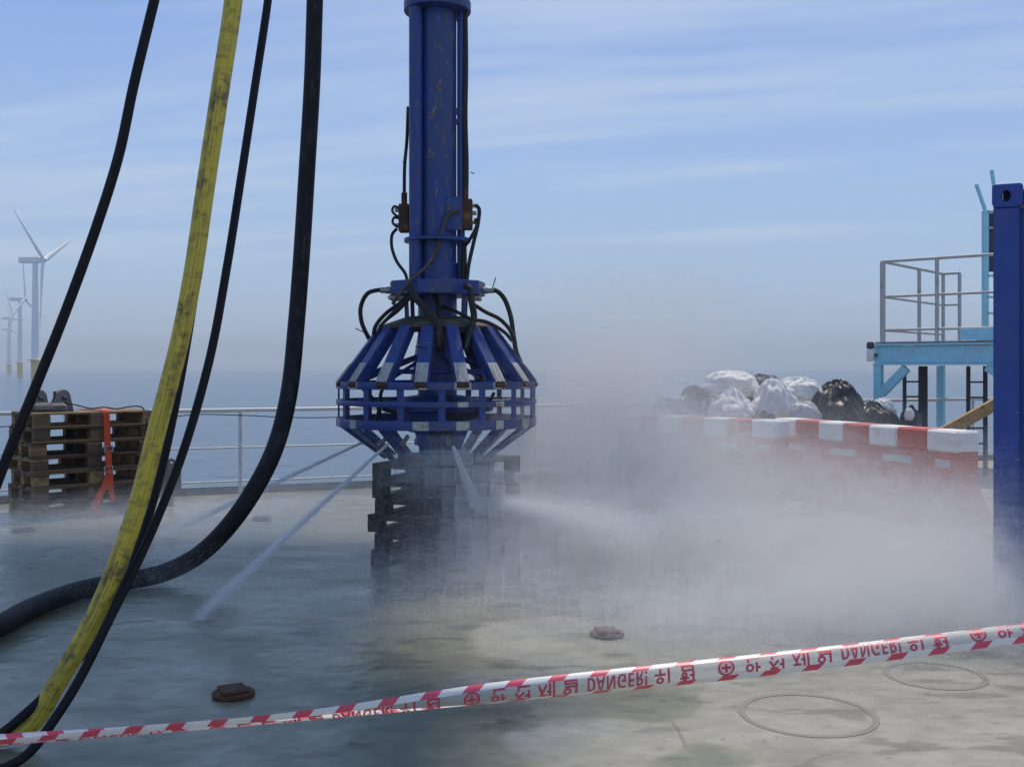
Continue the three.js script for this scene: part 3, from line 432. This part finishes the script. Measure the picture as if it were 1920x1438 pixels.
// ---------------------------------------------------------------- plastic barriers, bags, planks
{
  const barrier = (A, B, n, firstWhite, label, n0) => {
    const dx = B[0] - A[0], dz = B[2] - A[2], L = Math.hypot(dx, dz), o = thing('traffic_barrier', label, 'barrier', A, Math.atan2(-dz, dx), 'red and white barriers on the deck'), s = new THREE.Shape();
    s.moveTo(-0.3, 0); s.lineTo(0.3, 0); s.lineTo(0.3, 0.1); s.lineTo(0.13, 0.42); s.lineTo(0.115, 0.775); s.lineTo(-0.115, 0.775); s.lineTo(-0.13, 0.42); s.lineTo(-0.3, 0.1);
    const seg = L / n;
    for (let k = 0; k < n; k += 2) { const l = Math.min(2, n - k) * seg - 0.012; const g = triUV(new THREE.ExtrudeGeometry(s, { depth: l - 0.02, bevelSize: 0.01, bevelThickness: 0.01, bevelSegments: 2 }), 0.5).rotateY(Math.PI / 2).translate(k * seg + 0.016, 0, 0); const b = mesh('body', g, M.red, o); mesh('recess_panel', cbox(l * 0.5, 0.1, 0.012, 0.004, [k * seg + l / 2, 0.64, 0.126]), M.grey, b); }
    for (let k = 0; k < n; k++) mesh('block', cbox(seg - 0.004, 0.23, 0.3, 0.022, [(k + 0.5) * seg, 0.885, 0]), (k % 2 === 0) === firstWhite ? M.white : M.red, o);
  };
  barrier([3.56, 0, -14.0], [4.72, 0, -11.0], 7, true, 'red and white plastic barrier next to the blue container');
  barrier([1.6, 0, -15.25], [3.38, 0, -13.27], 7, true, 'red and white plastic barrier in front of the rubbish bags');
  const bag = (x, y, z, sx, sy, sz, m, seed, label, neck, group) => {
    const g = new THREE.IcosahedronGeometry(1, 22), p = g.attributes.position, v = new THREE.Vector3();
    for (let i = 0; i < p.count; i++) {
      v.fromBufferAttribute(p, i).normalize(); const a = Math.atan2(v.z, v.x);
      const lump = fbm3(v.x * 1.6 + seed, v.y * 1.6, v.z * 1.6, seed, 3) - 0.5, ridge = 1 - Math.abs(2 * fbm3(v.x * 2.4 + seed * 2, v.y * 2.4, v.z * 2.4, seed + 7, 3) - 1), pleat = Math.sin(a * 13 + 5 * lump + seed) * 0.035 * sstep(0.1, 0.95, v.y);
      const r = 0.95 + lump * 0.5 + ridge * 0.04 + pleat; let yy = v.y * r; if (yy < -0.55) yy = -0.55 - (-0.55 - yy) * 0.25; if (neck && v.y > 0.55) yy += (v.y - 0.55) * neck;
      p.setXYZ(i, v.x * r * sx, yy * sy, v.z * r * sz);
    }
    g.computeVertexNormals(); const merged = g; const o = thing('rubbish_bag', label, 'rubbish bag', [x, y, z], seed * 1.7, group); mesh('sack', merged, m, o);
    if (neck) mesh('tied_neck', tube([[0, sy * (0.9 + neck * 0.3), 0], [0.02, sy * (1.05 + neck * 0.4), 0.01], [0.05, sy * (1.25 + neck * 0.4), 0.02]], (t) => 0.022 + 0.03 * t, { seg: 8, radial: 8 }), m, o);
    return o;
  };
  // positions: metres on the deck, against the rail
  bag(2.68, 0.62, -15.75, 0.40, 0.74, 0.36, M.bagBlack, 1, 'black rubbish bag at the pile edge beside the open rail', 0, 'rubbish bags');
  bag(2.28, 0.5, -15.6, 0.42, 0.66, 0.36, M.bagBlack, 2, 'black rubbish bag fading into mist at the pile end', 0, 'rubbish bags');
  bag(3.10, 0.42, -16.2, 0.5, 0.8, 0.45, M.bagBlack, 3, 'large black bag under the topmost white bag', 0, 'rubbish bags');
  bag(3.28, 1.36, -15.9, 0.48, 0.24, 0.34, M.bagWhite, 4, 'bright white bag lying topmost on the rubbish pile', 0, 'rubbish bags');
  bag(3.16, 0.92, -15.45, 0.43, 0.38, 0.32, M.bagWhite, 5, 'white bag directly below the topmost white bag', 0, 'rubbish bags');
  bag(3.82, 1.02, -15.5, 0.38, 0.46, 0.32, M.bagWhite, 6, 'round white bag with yellow tape at the pile middle', 0, 'rubbish bags');
  bag(4.30, 1.24, -15.95, 0.38, 0.27, 0.3, M.bagWhite, 7, 'white bag beside the large dark bag at the back', 0, 'rubbish bags');
  bag(4.16, 0.85, -15.35, 0.28, 0.34, 0.26, M.bagClear, 8, 'greyish see through bag beside the yellow taped bag', 0, 'rubbish bags');
  bag(3.9, 1.26, -16.35, 0.36, 0.3, 0.3, M.bagNavy, 9, 'dark pointed bag peaking behind the white bags', 0, 'rubbish bags');
  bag(3.40, 0.72, -15.0, 0.26, 0.24, 0.24, M.bagBlack, 10, 'small shiny black bag in front of the white bags', 0, 'rubbish bags');
  bag(3.86, 0.66, -14.9, 0.18, 0.22, 0.18, M.bagBlack, 11, 'smallest black bag under the yellow tape', 0, 'rubbish bags');
  bag(4.78, 0.78, -15.7, 0.64, 0.7, 0.45, M.bagBlack, 12, 'largest dark bag on the platform side of the pile', 0, 'rubbish bags');
  bag(5.2, 0.55, -15.5, 0.46, 0.58, 0.35, M.bagBlack, 13, 'dark bag slumping down towards the light blue platform', 0, 'rubbish bags');
  bag(5.44, 1.02, -15.6, 0.2, 0.2, 0.17, M.bagWhite, 14, 'small white bag at the foot of the light blue platform', 0, 'rubbish bags');
  bag(3.6, 0.4, -15.35, 0.5, 0.6, 0.4, M.bagBlack, 15, 'black bag at the bottom of the pile behind the barrier', 0, 'rubbish bags');
  bag(4.2, 0.4, -15.5, 0.5, 0.6, 0.45, M.bagBlack, 16, 'black bag at the bottom of the pile under the grey bag', 0, 'rubbish bags');
  bag(5.42, 0.35, -15.75, 0.3, 0.5, 0.3, M.bagNavy, 17, 'navy bag carrying the small white bag by the platform', 0, 'rubbish bags');
  bag(5.72, 0.5, -15.3, 0.17, 0.62, 0.17, M.bagNavy, 18, 'narrow navy sack standing under the platform brace', 0, 'rubbish bags');
  const rag = bag(5.63, 0.98, -15.1, 0.09, 0.11, 0.06, M.bagWhite, 19, 'small white cloth bundle on the narrow navy sack', 0, 'rubbish bags');
  const tp = new THREE.PlaneGeometry(0.2, 0.1, 14, 4), q = tp.attributes.position; for (let i = 0; i < q.count; i++) q.setZ(i, -1.4 * q.getX(i) ** 2 - 1.5 * q.getY(i) ** 2 + 0.008 * Math.sin(q.getX(i) * 60 + i)); tp.computeVertexNormals(); tp.rotateZ(-0.3);
  const ty = single('yellow_tape', tp, M.yellowTape, 'strip of yellow tape stuck on the round white bag', 'tape'); ty.position.set(3.93, 0.93, -15.19);
  // loose timber on the deck and a beam leaning behind the barrier
  const plank = (A, B, w, h, m, label) => { const o = single('timber_plank', bar(A, B, w, h, 0.005), m, label, 'plank', 'loose timber on the deck'); };
  plank([3.72, 0.045, -10.3], [5.4, 0.045, -10.15], 0.05, 0.1, timber[0], 'pale timber plank on the deck in front of the barrier');
  plank([3.45, 0.03, -8.75], [4.6, 0.03, -8.45], 0.05, 0.1, timber[1], 'pale timber plank lying beside the container');
  plank([3.4, 0.03, -8.95], [4.5, 0.03, -8.85], 0.05, 0.09, timber[0], 'second pale plank behind the one beside the container');
  plank([2.6, 0.03, -12.2], [3.5, 0.03, -11.9], 0.05, 0.1, timber[0], 'pale plank at the foot of the middle barrier');
  plank([2.7, 0.03, -11.4], [3.45, 0.03, -12.6], 0.05, 0.1, timber[1], 'pale plank lying across another at the barrier foot');
  plank([4.3, 0.05, -14.0], [7.05, 1.56, -14.0], 0.15, 0.09, timber[0], 'thick yellow brown timber beam leaning up behind the barrier');
  plank([6.85, 0, -14.02], [6.85, 1.36, -14.02], 0.12, 0.12, timber[1], 'upright timber prop under the leaning beam');
}

// ---------------------------------------------------------------- light blue platform and mast
{
  const O = [5.68, 0, -16.7], o = thing('access_platform', 'light blue raised steel platform with grey guard rails', 'platform', O, -0.7), Y = 2.03, W = 3.4, Dp = 2.9;
  mesh('front_beam', merge([cbox(W, 0.26, 0.03, 0.004, [W / 2, Y - 0.17, 0]), cbox(W, 0.03, 0.16, 0.004, [W / 2, Y - 0.02, 0]), cbox(W, 0.03, 0.16, 0.004, [W / 2, Y - 0.32, 0])]), M.cyan, o);
  mesh('back_beam', cbox(W - 0.05, 0.3, 0.12, 0.004, [W / 2 + 0.02, Y - 0.17, -Dp]), M.cyan, o);
  mesh('end_beam', cbox(0.1, 0.3, Dp - 0.2, 0.004, [0.06, Y - 0.17, -Dp / 2]), M.cyan, o);
  mesh('floor_grating', cbox(W - 0.02, 0.03, Dp, 0.004, [W / 2, Y + 0.012, -Dp / 2]), M.grip, o);
  for (const [x, z] of [[0.065, 0], [0.065, -Dp], [W - 0.1, 0], [W - 0.1, -Dp]]) mesh('leg', cbox(0.12, Y - 0.336, 0.12, 0.004, [x, (Y - 0.336) / 2, z]), M.cyan, o);
  mesh('brace', bar([0.09, Y - 0.8, 0], [0.5, Y - 0.38, 0], 0.13, 0.1), M.cyan, o);
  mesh('brace', bar([2.0, Y - 0.56, 0], [1.68, Y - 0.36, 0], 0.13, 0.1), M.cyan, o);
  mesh('kick_plate', cbox(1.4, 0.17, 0.012, 0.003, [2.0, Y + 0.12, 0.0]), M.cyan, o);
  const rail = (a, b, r = 0.022) => mesh('guard_rail', rod(a, b, r), M.grey, o), top = Y + 1.28;
  for (const [h, r] of [[1.28, 0.024], [0.73, 0.02], [0.21, 0.02]]) { rail([0.12, Y + h, -0.03], [W, Y + h, -0.03], r); if (h > 0.3) { rail([0.12, Y + h, -0.03], [0.12, Y + h, -2.85], r); rail([0.12, Y + h, -2.85], [0.4, Y + h, -2.85], r); } else rail([0.12, Y + h, -0.03], [0.12, Y + h, -2.85], r); }
  for (const [x, z, r] of [[0.12, -0.03, 0.042], [0.95, -0.03, 0.03], [2.2, -0.03, 0.03], [0.12, -1.65, 0.03], [0.12, -2.85, 0.03], [0.4, -2.85, 0.03]]) mesh('rail_post', rod([x, Y + 0.02, z], [x, top, z], r), M.grey, o);
  const lamp = thing('deck_lamp', 'small white lamp housing on the end of the platform beam', 'lamp', [O[0] - 0.09, Y - 0.28, O[2] + 0.08]); mesh('housing', lathe([[0.001, 0], [0.055, 0.01], [0.06, 0.17], [0.04, 0.2], [0.001, 0.2]], 18), M.white, lamp); mesh('cap', lathe([[0.045, 0.2], [0.06, 0.22], [0.055, 0.3], [0.001, 0.31]], 16), M.darkSteel, lamp); mesh('mount', cbox(0.09, 0.05, 0.05, 0.004, [0.06, 0.1, -0.02]), M.darkSteel, lamp);
  const ladder = (x0, x1, z, y0, y1, label, thick) => { const l = thing('ladder', label, 'ladder', [x0, y0, z], 0, 'ladders under the platform'); mesh('stile', cbox(0.045, y1 - y0, 0.06, 0.004, [0, (y1 - y0) / 2, 0]), M.darkSteel, l); mesh('stile', cbox(thick, y1 - y0, 0.06, 0.004, [x1 - x0, (y1 - y0) / 2, 0]), M.darkSteel, l); for (let y = 0.26; y < y1 - y0 - 0.1; y += 0.235) mesh('rung', rod([0, y, 0], [x1 - x0, y, 0], 0.014), M.darkSteel, l); };
  ladder(6.17, 6.46, -16.75, 0, 1.68, 'dark ladder with a thick stile under the platform corner', 0.13); ladder(6.98, 7.24, -16.3, 0, 1.68, 'dark ladder under the platform next to the container', 0.05);
  const m = thing('ladder_mast', 'light blue ladder mast with two flared prongs on the platform', 'mast', [7.35, 0.0, -16.55]);
  for (const [x, t] of [[0, [-0.14, 4.5, 0]], [0.19, [0.10, 4.72, 0]]]) { mesh('upright', cbox(0.075, 1.95, 0.1, 0.006, [x, 3.12, 0]), M.cyan, m); mesh('prong', bar([x, 4.1, 0], t, 0.045, 0.045), M.cyan, m); }
  mesh('dark_panel', cbox(0.12, 0.95, 0.05, 0.004, [0.095, 3.62, -0.03]), M.darkSteel, m);
  for (const y of [2.5, 2.75, 3.08, 3.82, 4.06]) mesh('cross_bar', cbox(0.16, 0.035, 0.06, 0.004, [0.095, y, 0.02]), y > 3.5 ? M.grey : M.cyan, m);
  mesh('foot_plate', cbox(0.4, 0.1, 0.2, 0.006, [0.1, 2.1, 0]), M.cyan, m);
}

// ---------------------------------------------------------------- blue container at the edge of the picture
{
  const o = thing('shipping_container', 'dark blue steel container corner standing on the deck', 'container', [3.283, 0, -7.27], -0.46), Hc = 2.88;
  // own axes: x along the face towards the camera's right, z out of the face
  mesh('corner_post', cbox(0.165, Hc - 0.27, 0.17, 0.012, [0.0825, Hc / 2, -0.085]), M.containerBlue, o);
  const s = new THREE.Shape(); const w = 0.185, h = 0.15, r = 0.022; s.moveTo(r, 0); s.lineTo(w - r, 0); s.lineTo(w, r); s.lineTo(w, h - r); s.absarc(w - r, h - r, r, 0, Math.PI / 2); s.lineTo(r, h); s.absarc(r, h - r, r, Math.PI / 2, Math.PI); s.lineTo(0, r);
  const e = new THREE.Path(); e.absellipse(0.083, 0.072, 0.034, 0.042, 0, Math.PI * 2, true); s.holes.push(e);
  for (const y of [Hc - 0.135, -0.0]) {
    const c = mesh('corner_casting', triUV(new THREE.ExtrudeGeometry(s, { depth: 0.03, bevelSize: 0.004, bevelThickness: 0.004, bevelSegments: 2, curveSegments: 18 }), 1).translate(-0.004, y, -0.026), M.containerBlue, o);
    mesh('casting_box', merge([cbox(0.178, 0.02, 0.13, 0.003, [0.0875, y + 0.012, -0.1]), cbox(0.178, 0.02, 0.13, 0.003, [0.0875, y + 0.138, -0.1]), cbox(0.02, 0.106, 0.13, 0.003, [0.012, y + 0.075, -0.1]), cbox(0.02, 0.106, 0.13, 0.003, [0.165, y + 0.075, -0.1]), cbox(0.15, 0.106, 0.015, 0.003, [0.0875, y + 0.075, -0.157])]), M.containerBlue, c);
    mesh('aperture_lip', cbox(0.012, 0.055, 0.01, 0.003, [0.058, y + 0.07, -0.024]), M.steel, c);
  }
  mesh('top_rail', cbox(2.2, 0.11, 0.08, 0.008, [1.285, Hc - 0.07, -0.06]), M.containerBlue, o); mesh('bottom_rail', cbox(2.2, 0.14, 0.08, 0.008, [1.285, 0.08, -0.06]), M.containerBlue, o);
  const sh = []; let x = 0.165, k = 0; while (x < 2.35) { const z0 = k % 2 ? -0.045 : -0.085; sh.push(cbox(0.1, Hc - 0.28, 0.012, 0.003, [x + 0.05, Hc / 2, z0])); x += 0.1; if (x < 2.3) sh.push(cbox(0.012, Hc - 0.28, 0.05, 0.002, [x, Hc / 2, -0.065])); k++; }
  mesh('corrugated_wall', merge(sh), M.containerBlue, o);
  mesh('side_wall', cbox(0.03, Hc - 0.3, 2.2, 0.004, [0.03, Hc / 2, -1.28]), M.containerBlue, o);
  mesh('roof', cbox(2.3, 0.03, 2.3, 0.004, [1.2, Hc - 0.03, -1.3]), M.containerBlue, o);
  for (const y of [1.03, 0.62, 1.35]) mesh('bolt', rod([0.15, y, 0], [0.15, y, 0.008], 0.006, 6), M.steel, o);
}

// ---------------------------------------------------------------- red and white danger tape
{
  const W = 2048, H = 256, c = document.createElement('canvas'); c.width = W; c.height = H; const x = c.getContext('2d'), RED = 'rgba(196,52,82,0.9)';
  x.clearRect(0, 0, W, H); x.fillStyle = 'rgba(225,222,214,0.34)'; x.fillRect(0, 0, W, H);
  x.save(); x.translate(0, H); x.scale(1, -1);                   // the print is seen from behind, turned over
  for (const [y0, y1] of [[0, 62], [194, 256]]) { x.fillStyle = 'rgba(232,228,222,0.95)'; x.fillRect(0, y0, W, y1 - y0); x.fillStyle = 'rgba(218,74,98,0.95)'; for (let i = 0; i < 6; i++) { const a = i * W / 6 + 40, s = W / 6 * 0.4; x.beginPath(); x.moveTo(a, y0); x.lineTo(a + s, y0); x.lineTo(a + s + 50, y1); x.lineTo(a + 50, y1); x.closePath(); x.fill(); } }
  const y0 = 62, sz = 132; x.strokeStyle = RED; x.fillStyle = RED; x.lineWidth = 20; x.lineCap = 'butt';
  const path = (X, list) => { for (const q of list) { x.beginPath(); if (q[0] === 'o') x.arc(X + q[1] * sz, y0 + q[2] * sz, q[3] * sz, 0, 7); else q.forEach(([a, b], i) => (i ? x.lineTo(X + a * sz, y0 + b * sz) : x.moveTo(X + a * sz, y0 + b * sz))); x.stroke(); } };
  const G = {
    an: [['o', 0.3, 0.3, 0.19], [[0.72, 0], [0.72, 0.62]], [[0.72, 0.3], [0.95, 0.3]], [[0.22, 0.62], [0.22, 0.92], [0.9, 0.92]]],
    jeon: [[[0.05, 0.08], [0.58, 0.08]], [[0.32, 0.08], [0.05, 0.56]], [[0.3, 0.26], [0.58, 0.56]], [[0.86, 0], [0.86, 0.66]], [[0.62, 0.3], [0.86, 0.3]], [[0.22, 0.62], [0.22, 0.92], [0.92, 0.92]]],
    je: [[[0.0, 0.12], [0.5, 0.12]], [[0.26, 0.12], [0, 0.86]], [[0.24, 0.4], [0.48, 0.86]], [[0.68, 0], [0.68, 0.95]], [[0.48, 0.42], [0.68, 0.42]], [[0.92, 0], [0.92, 1]]],
    il: [['o', 0.3, 0.24, 0.18], [[0.84, 0], [0.84, 0.5]], [[0.16, 0.56], [0.86, 0.56], [0.86, 0.75], [0.18, 0.75], [0.18, 0.94], [0.92, 0.94]]],
    wi: [['o', 0.34, 0.22, 0.17], [[0, 0.58], [0.68, 0.58]], [[0.36, 0.58], [0.36, 0.98]], [[0.88, 0], [0.88, 1]]],
    heom: [[[0.2, 0.04], [0.46, 0.04]], [[0.04, 0.17], [0.6, 0.17]], ['o', 0.32, 0.39, 0.12], [[0.86, 0], [0.86, 0.58]], [[0.62, 0.34], [0.86, 0.34]], [[0.2, 0.66], [0.84, 0.66], [0.84, 0.94], [0.2, 0.94], [0.2, 0.66]]],
  };
  x.beginPath(); x.arc(120, 128, 58, 0, 7); x.stroke(); x.beginPath(); x.arc(120, 128, 38, 0, 7); x.lineWidth = 5; x.stroke(); x.fillRect(108, 92, 24, 72); x.fillRect(84, 116, 72, 24); x.lineWidth = 20;
  path(270, G.an); path(465, G.jeon); path(660, G.je); path(850, G.il); path(1590, G.wi); path(1790, G.heom);
  x.font = 'bold 172px sans-serif'; x.save(); x.translate(1040, 190); const tw = x.measureText('DANGER!').width || 600; x.scale(500 / tw, 1); x.fillText('DANGER!', 0, 0); x.restore(); x.restore();
  const t = new THREE.CanvasTexture(c); t.colorSpace = THREE.SRGBColorSpace; t.wrapS = THREE.RepeatWrapping; t.wrapT = THREE.ClampToEdgeWrapping;
  const n = 260, k = 14, w = 0.088, X0 = -2.6, X1 = 2.6, pos = [], uv = [], idx = [], path0 = new THREE.CatmullRomCurve3([[-2.6, 0.455, -3.15], [-1.49, 0.56, -3.12], [-0.7, 0.632, -3.1], [0, 0.705, -3.1], [0.7, 0.778, -3.1], [1.49, 0.872, -3.12], [2.6, 1.02, -3.15]].map(V));
  const twist = new THREE.CatmullRomCurve3([[-2.6, 1.6, 0], [-1.49, 1.55, 0], [-0.9, 1.38, 0], [-0.5, 1.1, 0], [-0.25, 0.7, 0], [0, 0.25, 0], [0.4, -0.1, 0], [0.75, -0.35, 0], [1.0, -0.6, 0], [1.3, -0.75, 0], [2.6, -0.8, 0]].map(V)); const curl = 2.6;
  for (let i = 0; i <= n; i++) {
    const p = path0.getPoint(i / n), tq = twist.getPoint(clamp((p.x + 2.6) / 5.2)); let tx = 0; { let lo = 0, hi = 1; for (let q = 0; q < 22; q++) { const mm = (lo + hi) / 2; if (twist.getPoint(mm).x < p.x) lo = mm; else hi = mm; } tx = twist.getPoint(lo).y + 0.06 * Math.sin(p.x * 7); }
    let y = 0, z = 0; const pts = []; for (let j = 0; j <= k; j++) { const v = j / k, th = tx - curl * (v - 0.5); if (j) { y += Math.cos(th) * w / k; z += Math.sin(th) * w / k; } pts.push([y, z]); }
    const my = (Math.max(...pts.map((q) => q[0])) + Math.min(...pts.map((q) => q[0]))) / 2, mz = pts[k / 2][1];
    for (let j = 0; j <= k; j++) { pos.push(p.x, p.y + pts[j][0] - my, p.z + pts[j][1] - mz); uv.push((p.x + 0.16) / 0.74, j / k); if (i < n && j < k) { const a = i * (k + 1) + j; idx.push(a, a + k + 1, a + 1, a + 1, a + k + 1, a + k + 2); } }
  }
  const g = new THREE.BufferGeometry(); g.setAttribute('position', new THREE.Float32BufferAttribute(pos, 3)); g.setAttribute('uv', new THREE.Float32BufferAttribute(uv, 2)); g.setIndex(idx); g.computeVertexNormals();
  single('danger_tape', g, mat([1, 1, 1], { map: t, transparent: true, roughness: 0.38, side: THREE.DoubleSide }), 'red and white danger tape with Korean lettering strung across the deck', 'barrier tape');
}

// ---------------------------------------------------------------- water: fine jets and drifting spray, built of droplets
const droplet = phys([0.93, 0.93, 0.93], { roughness: 1, transmission: 0.5, specularIntensity: 0.3 });
function cluster(points, r, rand) {                              // tiny four-sided drops, one mesh
  const n = points.length / 3, pos = new Float32Array(n * 12), idx = new Uint32Array(n * 12), T = [[1, 1, 1], [1, -1, -1], [-1, 1, -1], [-1, -1, 1]], q = new THREE.Quaternion(), v = new THREE.Vector3();
  for (let i = 0; i < n; i++) { q.set(rand() - 0.5, rand() - 0.5, rand() - 0.5, rand() - 0.5).normalize(); const s = r * (0.6 + 0.8 * rand()) / 1.732; for (let k = 0; k < 4; k++) { v.set(...T[k]).multiplyScalar(s).applyQuaternion(q); pos.set([points[i * 3] + v.x, points[i * 3 + 1] + v.y, points[i * 3 + 2] + v.z], i * 12 + k * 3); } const b = i * 4; idx.set([b, b + 1, b + 2, b, b + 3, b + 1, b, b + 2, b + 3, b + 1, b + 3, b + 2], i * 12); }
  const g = new THREE.BufferGeometry(); g.setAttribute('position', new THREE.BufferAttribute(pos, 3)); g.setIndex(new THREE.BufferAttribute(idx, 1)); return g;
}
{
  const r = rng(9001);
  // where the spray hangs: [x, height, distance, spread x / height / distance, how dense at its middle]
  const blobs = [
    [0.20, 0.28, 8.5, 0.32, 0.16, 0.30, 1.2],
    [-0.22, 0.5, 8.35, 0.16, 0.26, 0.12, 2.6],
    [0.95, 0.32, 8.5, 0.75, 0.24, 0.6, 1.7],
    [2.2, 0.26, 8.3, 0.9, 0.21, 0.8, 1.0],
    [3.6, 0.28, 8.2, 0.9, 0.22, 0.9, 0.66],
    [0.75, 0.85, 9.4, 0.55, 0.38, 0.5, 1.15],
    [1.0, 1.40, 9.8, 0.55, 0.42, 0.5, 0.8],
    [1.3, 1.95, 9.9, 0.6, 0.4, 0.5, 0.36],
    [2.0, 0.66, 10.4, 1.0, 0.34, 0.6, 0.62],
    [1.9, 0.55, 9.3, 1.0, 0.28, 0.5, 0.4],
    [3.7, 0.42, 9.8, 0.9, 0.27, 0.6, 0.34],
    [3.1, 0.34, 6.75, 0.7, 0.30, 0.35, 1.0],
    [-0.5, 0.84, 8.4, 0.28, 0.13, 0.2, 1.0],
    [-3.4, 0.12, 10.2, 1.7, 0.12, 1.1, 0.45],
    [-2.0, 0.30, 10.0, 0.8, 0.22, 0.6, 0.25],
    [1.3, 0.14, 7.1, 1.4, 0.12, 0.6, 0.9],
    [2.6, 0.2, 6.5, 1.3, 0.16, 0.6, 0.8],
  ];
  const CELL = 0.125, DROP = 0.0007, LEVELS = 22, TOP = 3.2, THICK = 1.15;
  const density = (x, y, D) => { let e = 0; for (const [bx, by, bd, sx, sy, sd, k] of blobs) { const q = ((x - bx) / sx) ** 2 + ((y - by) / sy) ** 2 + ((D - bd) / sd) ** 2; if (q < 14) e += k * Math.exp(-q / 2); } if (e < 0.01) return 0; const f = fbm3(x * 1.2 + 20, y * 2.0, D * 1.2 + 40, 71, 4); return THICK * e * (0.55 + 0.95 * sstep(0.32, 0.68, f)); };
  const level = (e) => TOP * Math.pow(e / (LEVELS - 1), 2), cells = Array.from({ length: LEVELS }, () => []);
  for (let x = -7; x < 6.4; x += CELL) for (let y = CELL / 2; y < 3.4; y += CELL) for (let D = 5.2; D < 13; D += CELL) {
    const e = density(x, y, D); if (e < 0.012) continue;
    const k = Math.min(LEVELS - 1, Math.sqrt(e / TOP) * (LEVELS - 1)), n = Math.min(LEVELS - 1, Math.floor(k + r())); if (n > 0) cells[n].push([x, y, -D]);
  }
  const spray = new THREE.Group(); spray.name = 'spray_mist'; spray.userData.kind = 'stuff'; tag(spray, 'drifting white water spray hanging over the deck', 'spray'); scene.add(spray);
  cells.forEach((list, n) => {
    if (!list.length) return;
    const pts = [], count = Math.max(1, Math.round(level(n) * CELL ** 3 / (1.21 * DROP * DROP))); for (let i = 0; i < count * 3; i++) pts.push((r() - 0.5) * CELL);
    const inst = new THREE.InstancedMesh(cluster(pts, DROP, r), droplet, list.length), m4 = new THREE.Matrix4(), q = new THREE.Quaternion(), one = new THREE.Vector3(1, 1, 1), e = new THREE.Euler();
    list.forEach((p, i) => inst.setMatrixAt(i, m4.compose(V(p.map((c) => c + (r() - 0.5) * CELL * 0.25)), q.setFromEuler(e.set((r() * 4 | 0) * Math.PI / 2, (r() * 4 | 0) * Math.PI / 2, 0)), one)));
    inst.name = 'droplets'; inst.castShadow = inst.receiveShadow = true; inst.userData.kind = 'stuff'; spray.add(inst);
  });
  const jet = (A, B, w0, w1, n, rad, label, sag = 0, bias = 1) => {
    const P = [], a = V(A), b = V(B), v = new THREE.Vector3(); for (let i = 0; i < n; i++) { const t = Math.pow(r(), bias), w = mix(w0, w1, t); v.lerpVectors(a, b, t); P.push(v.x + gauss(r) * w, Math.max(0.01, v.y + gauss(r) * w - sag * t * t), v.z + gauss(r) * w); }
    const o = thing('water_jet', label, 'water jet', [0, 0, 0], 0, 'water jets from the cage'); const d = mesh('droplets', cluster(P, rad, r), droplet, o); d.userData.kind = 'stuff';
  };
  jet([-1.0, 1.04, -8.6], [-2.05, 0.02, -6.95], 0.004, 0.022, 42000, 0.0019, 'long thin water jet reaching the open deck beside the hoses', 0.0, 1.2);
  jet([-1.27, 1.02, -9.0], [-3.4, 0.02, -10.4], 0.004, 0.024, 40000, 0.0019, 'faint water jet pointing towards the strapped pallets', 0.0, 1.2);
  jet([-0.46, 1.03, -8.35], [-0.27, 0.585, -8.2], 0.005, 0.02, 45000, 0.002, 'short steep water jet hitting the pallet stack', 0, 1);
  jet([-0.3, 0.58, -8.45], [0.95, 0.52, -7.5], 0.014, 0.13, 150000, 0.0024, 'bright white water jet glancing off the stack into mist', 0.1, 1.9);
}

renderer.render(scene, camera);
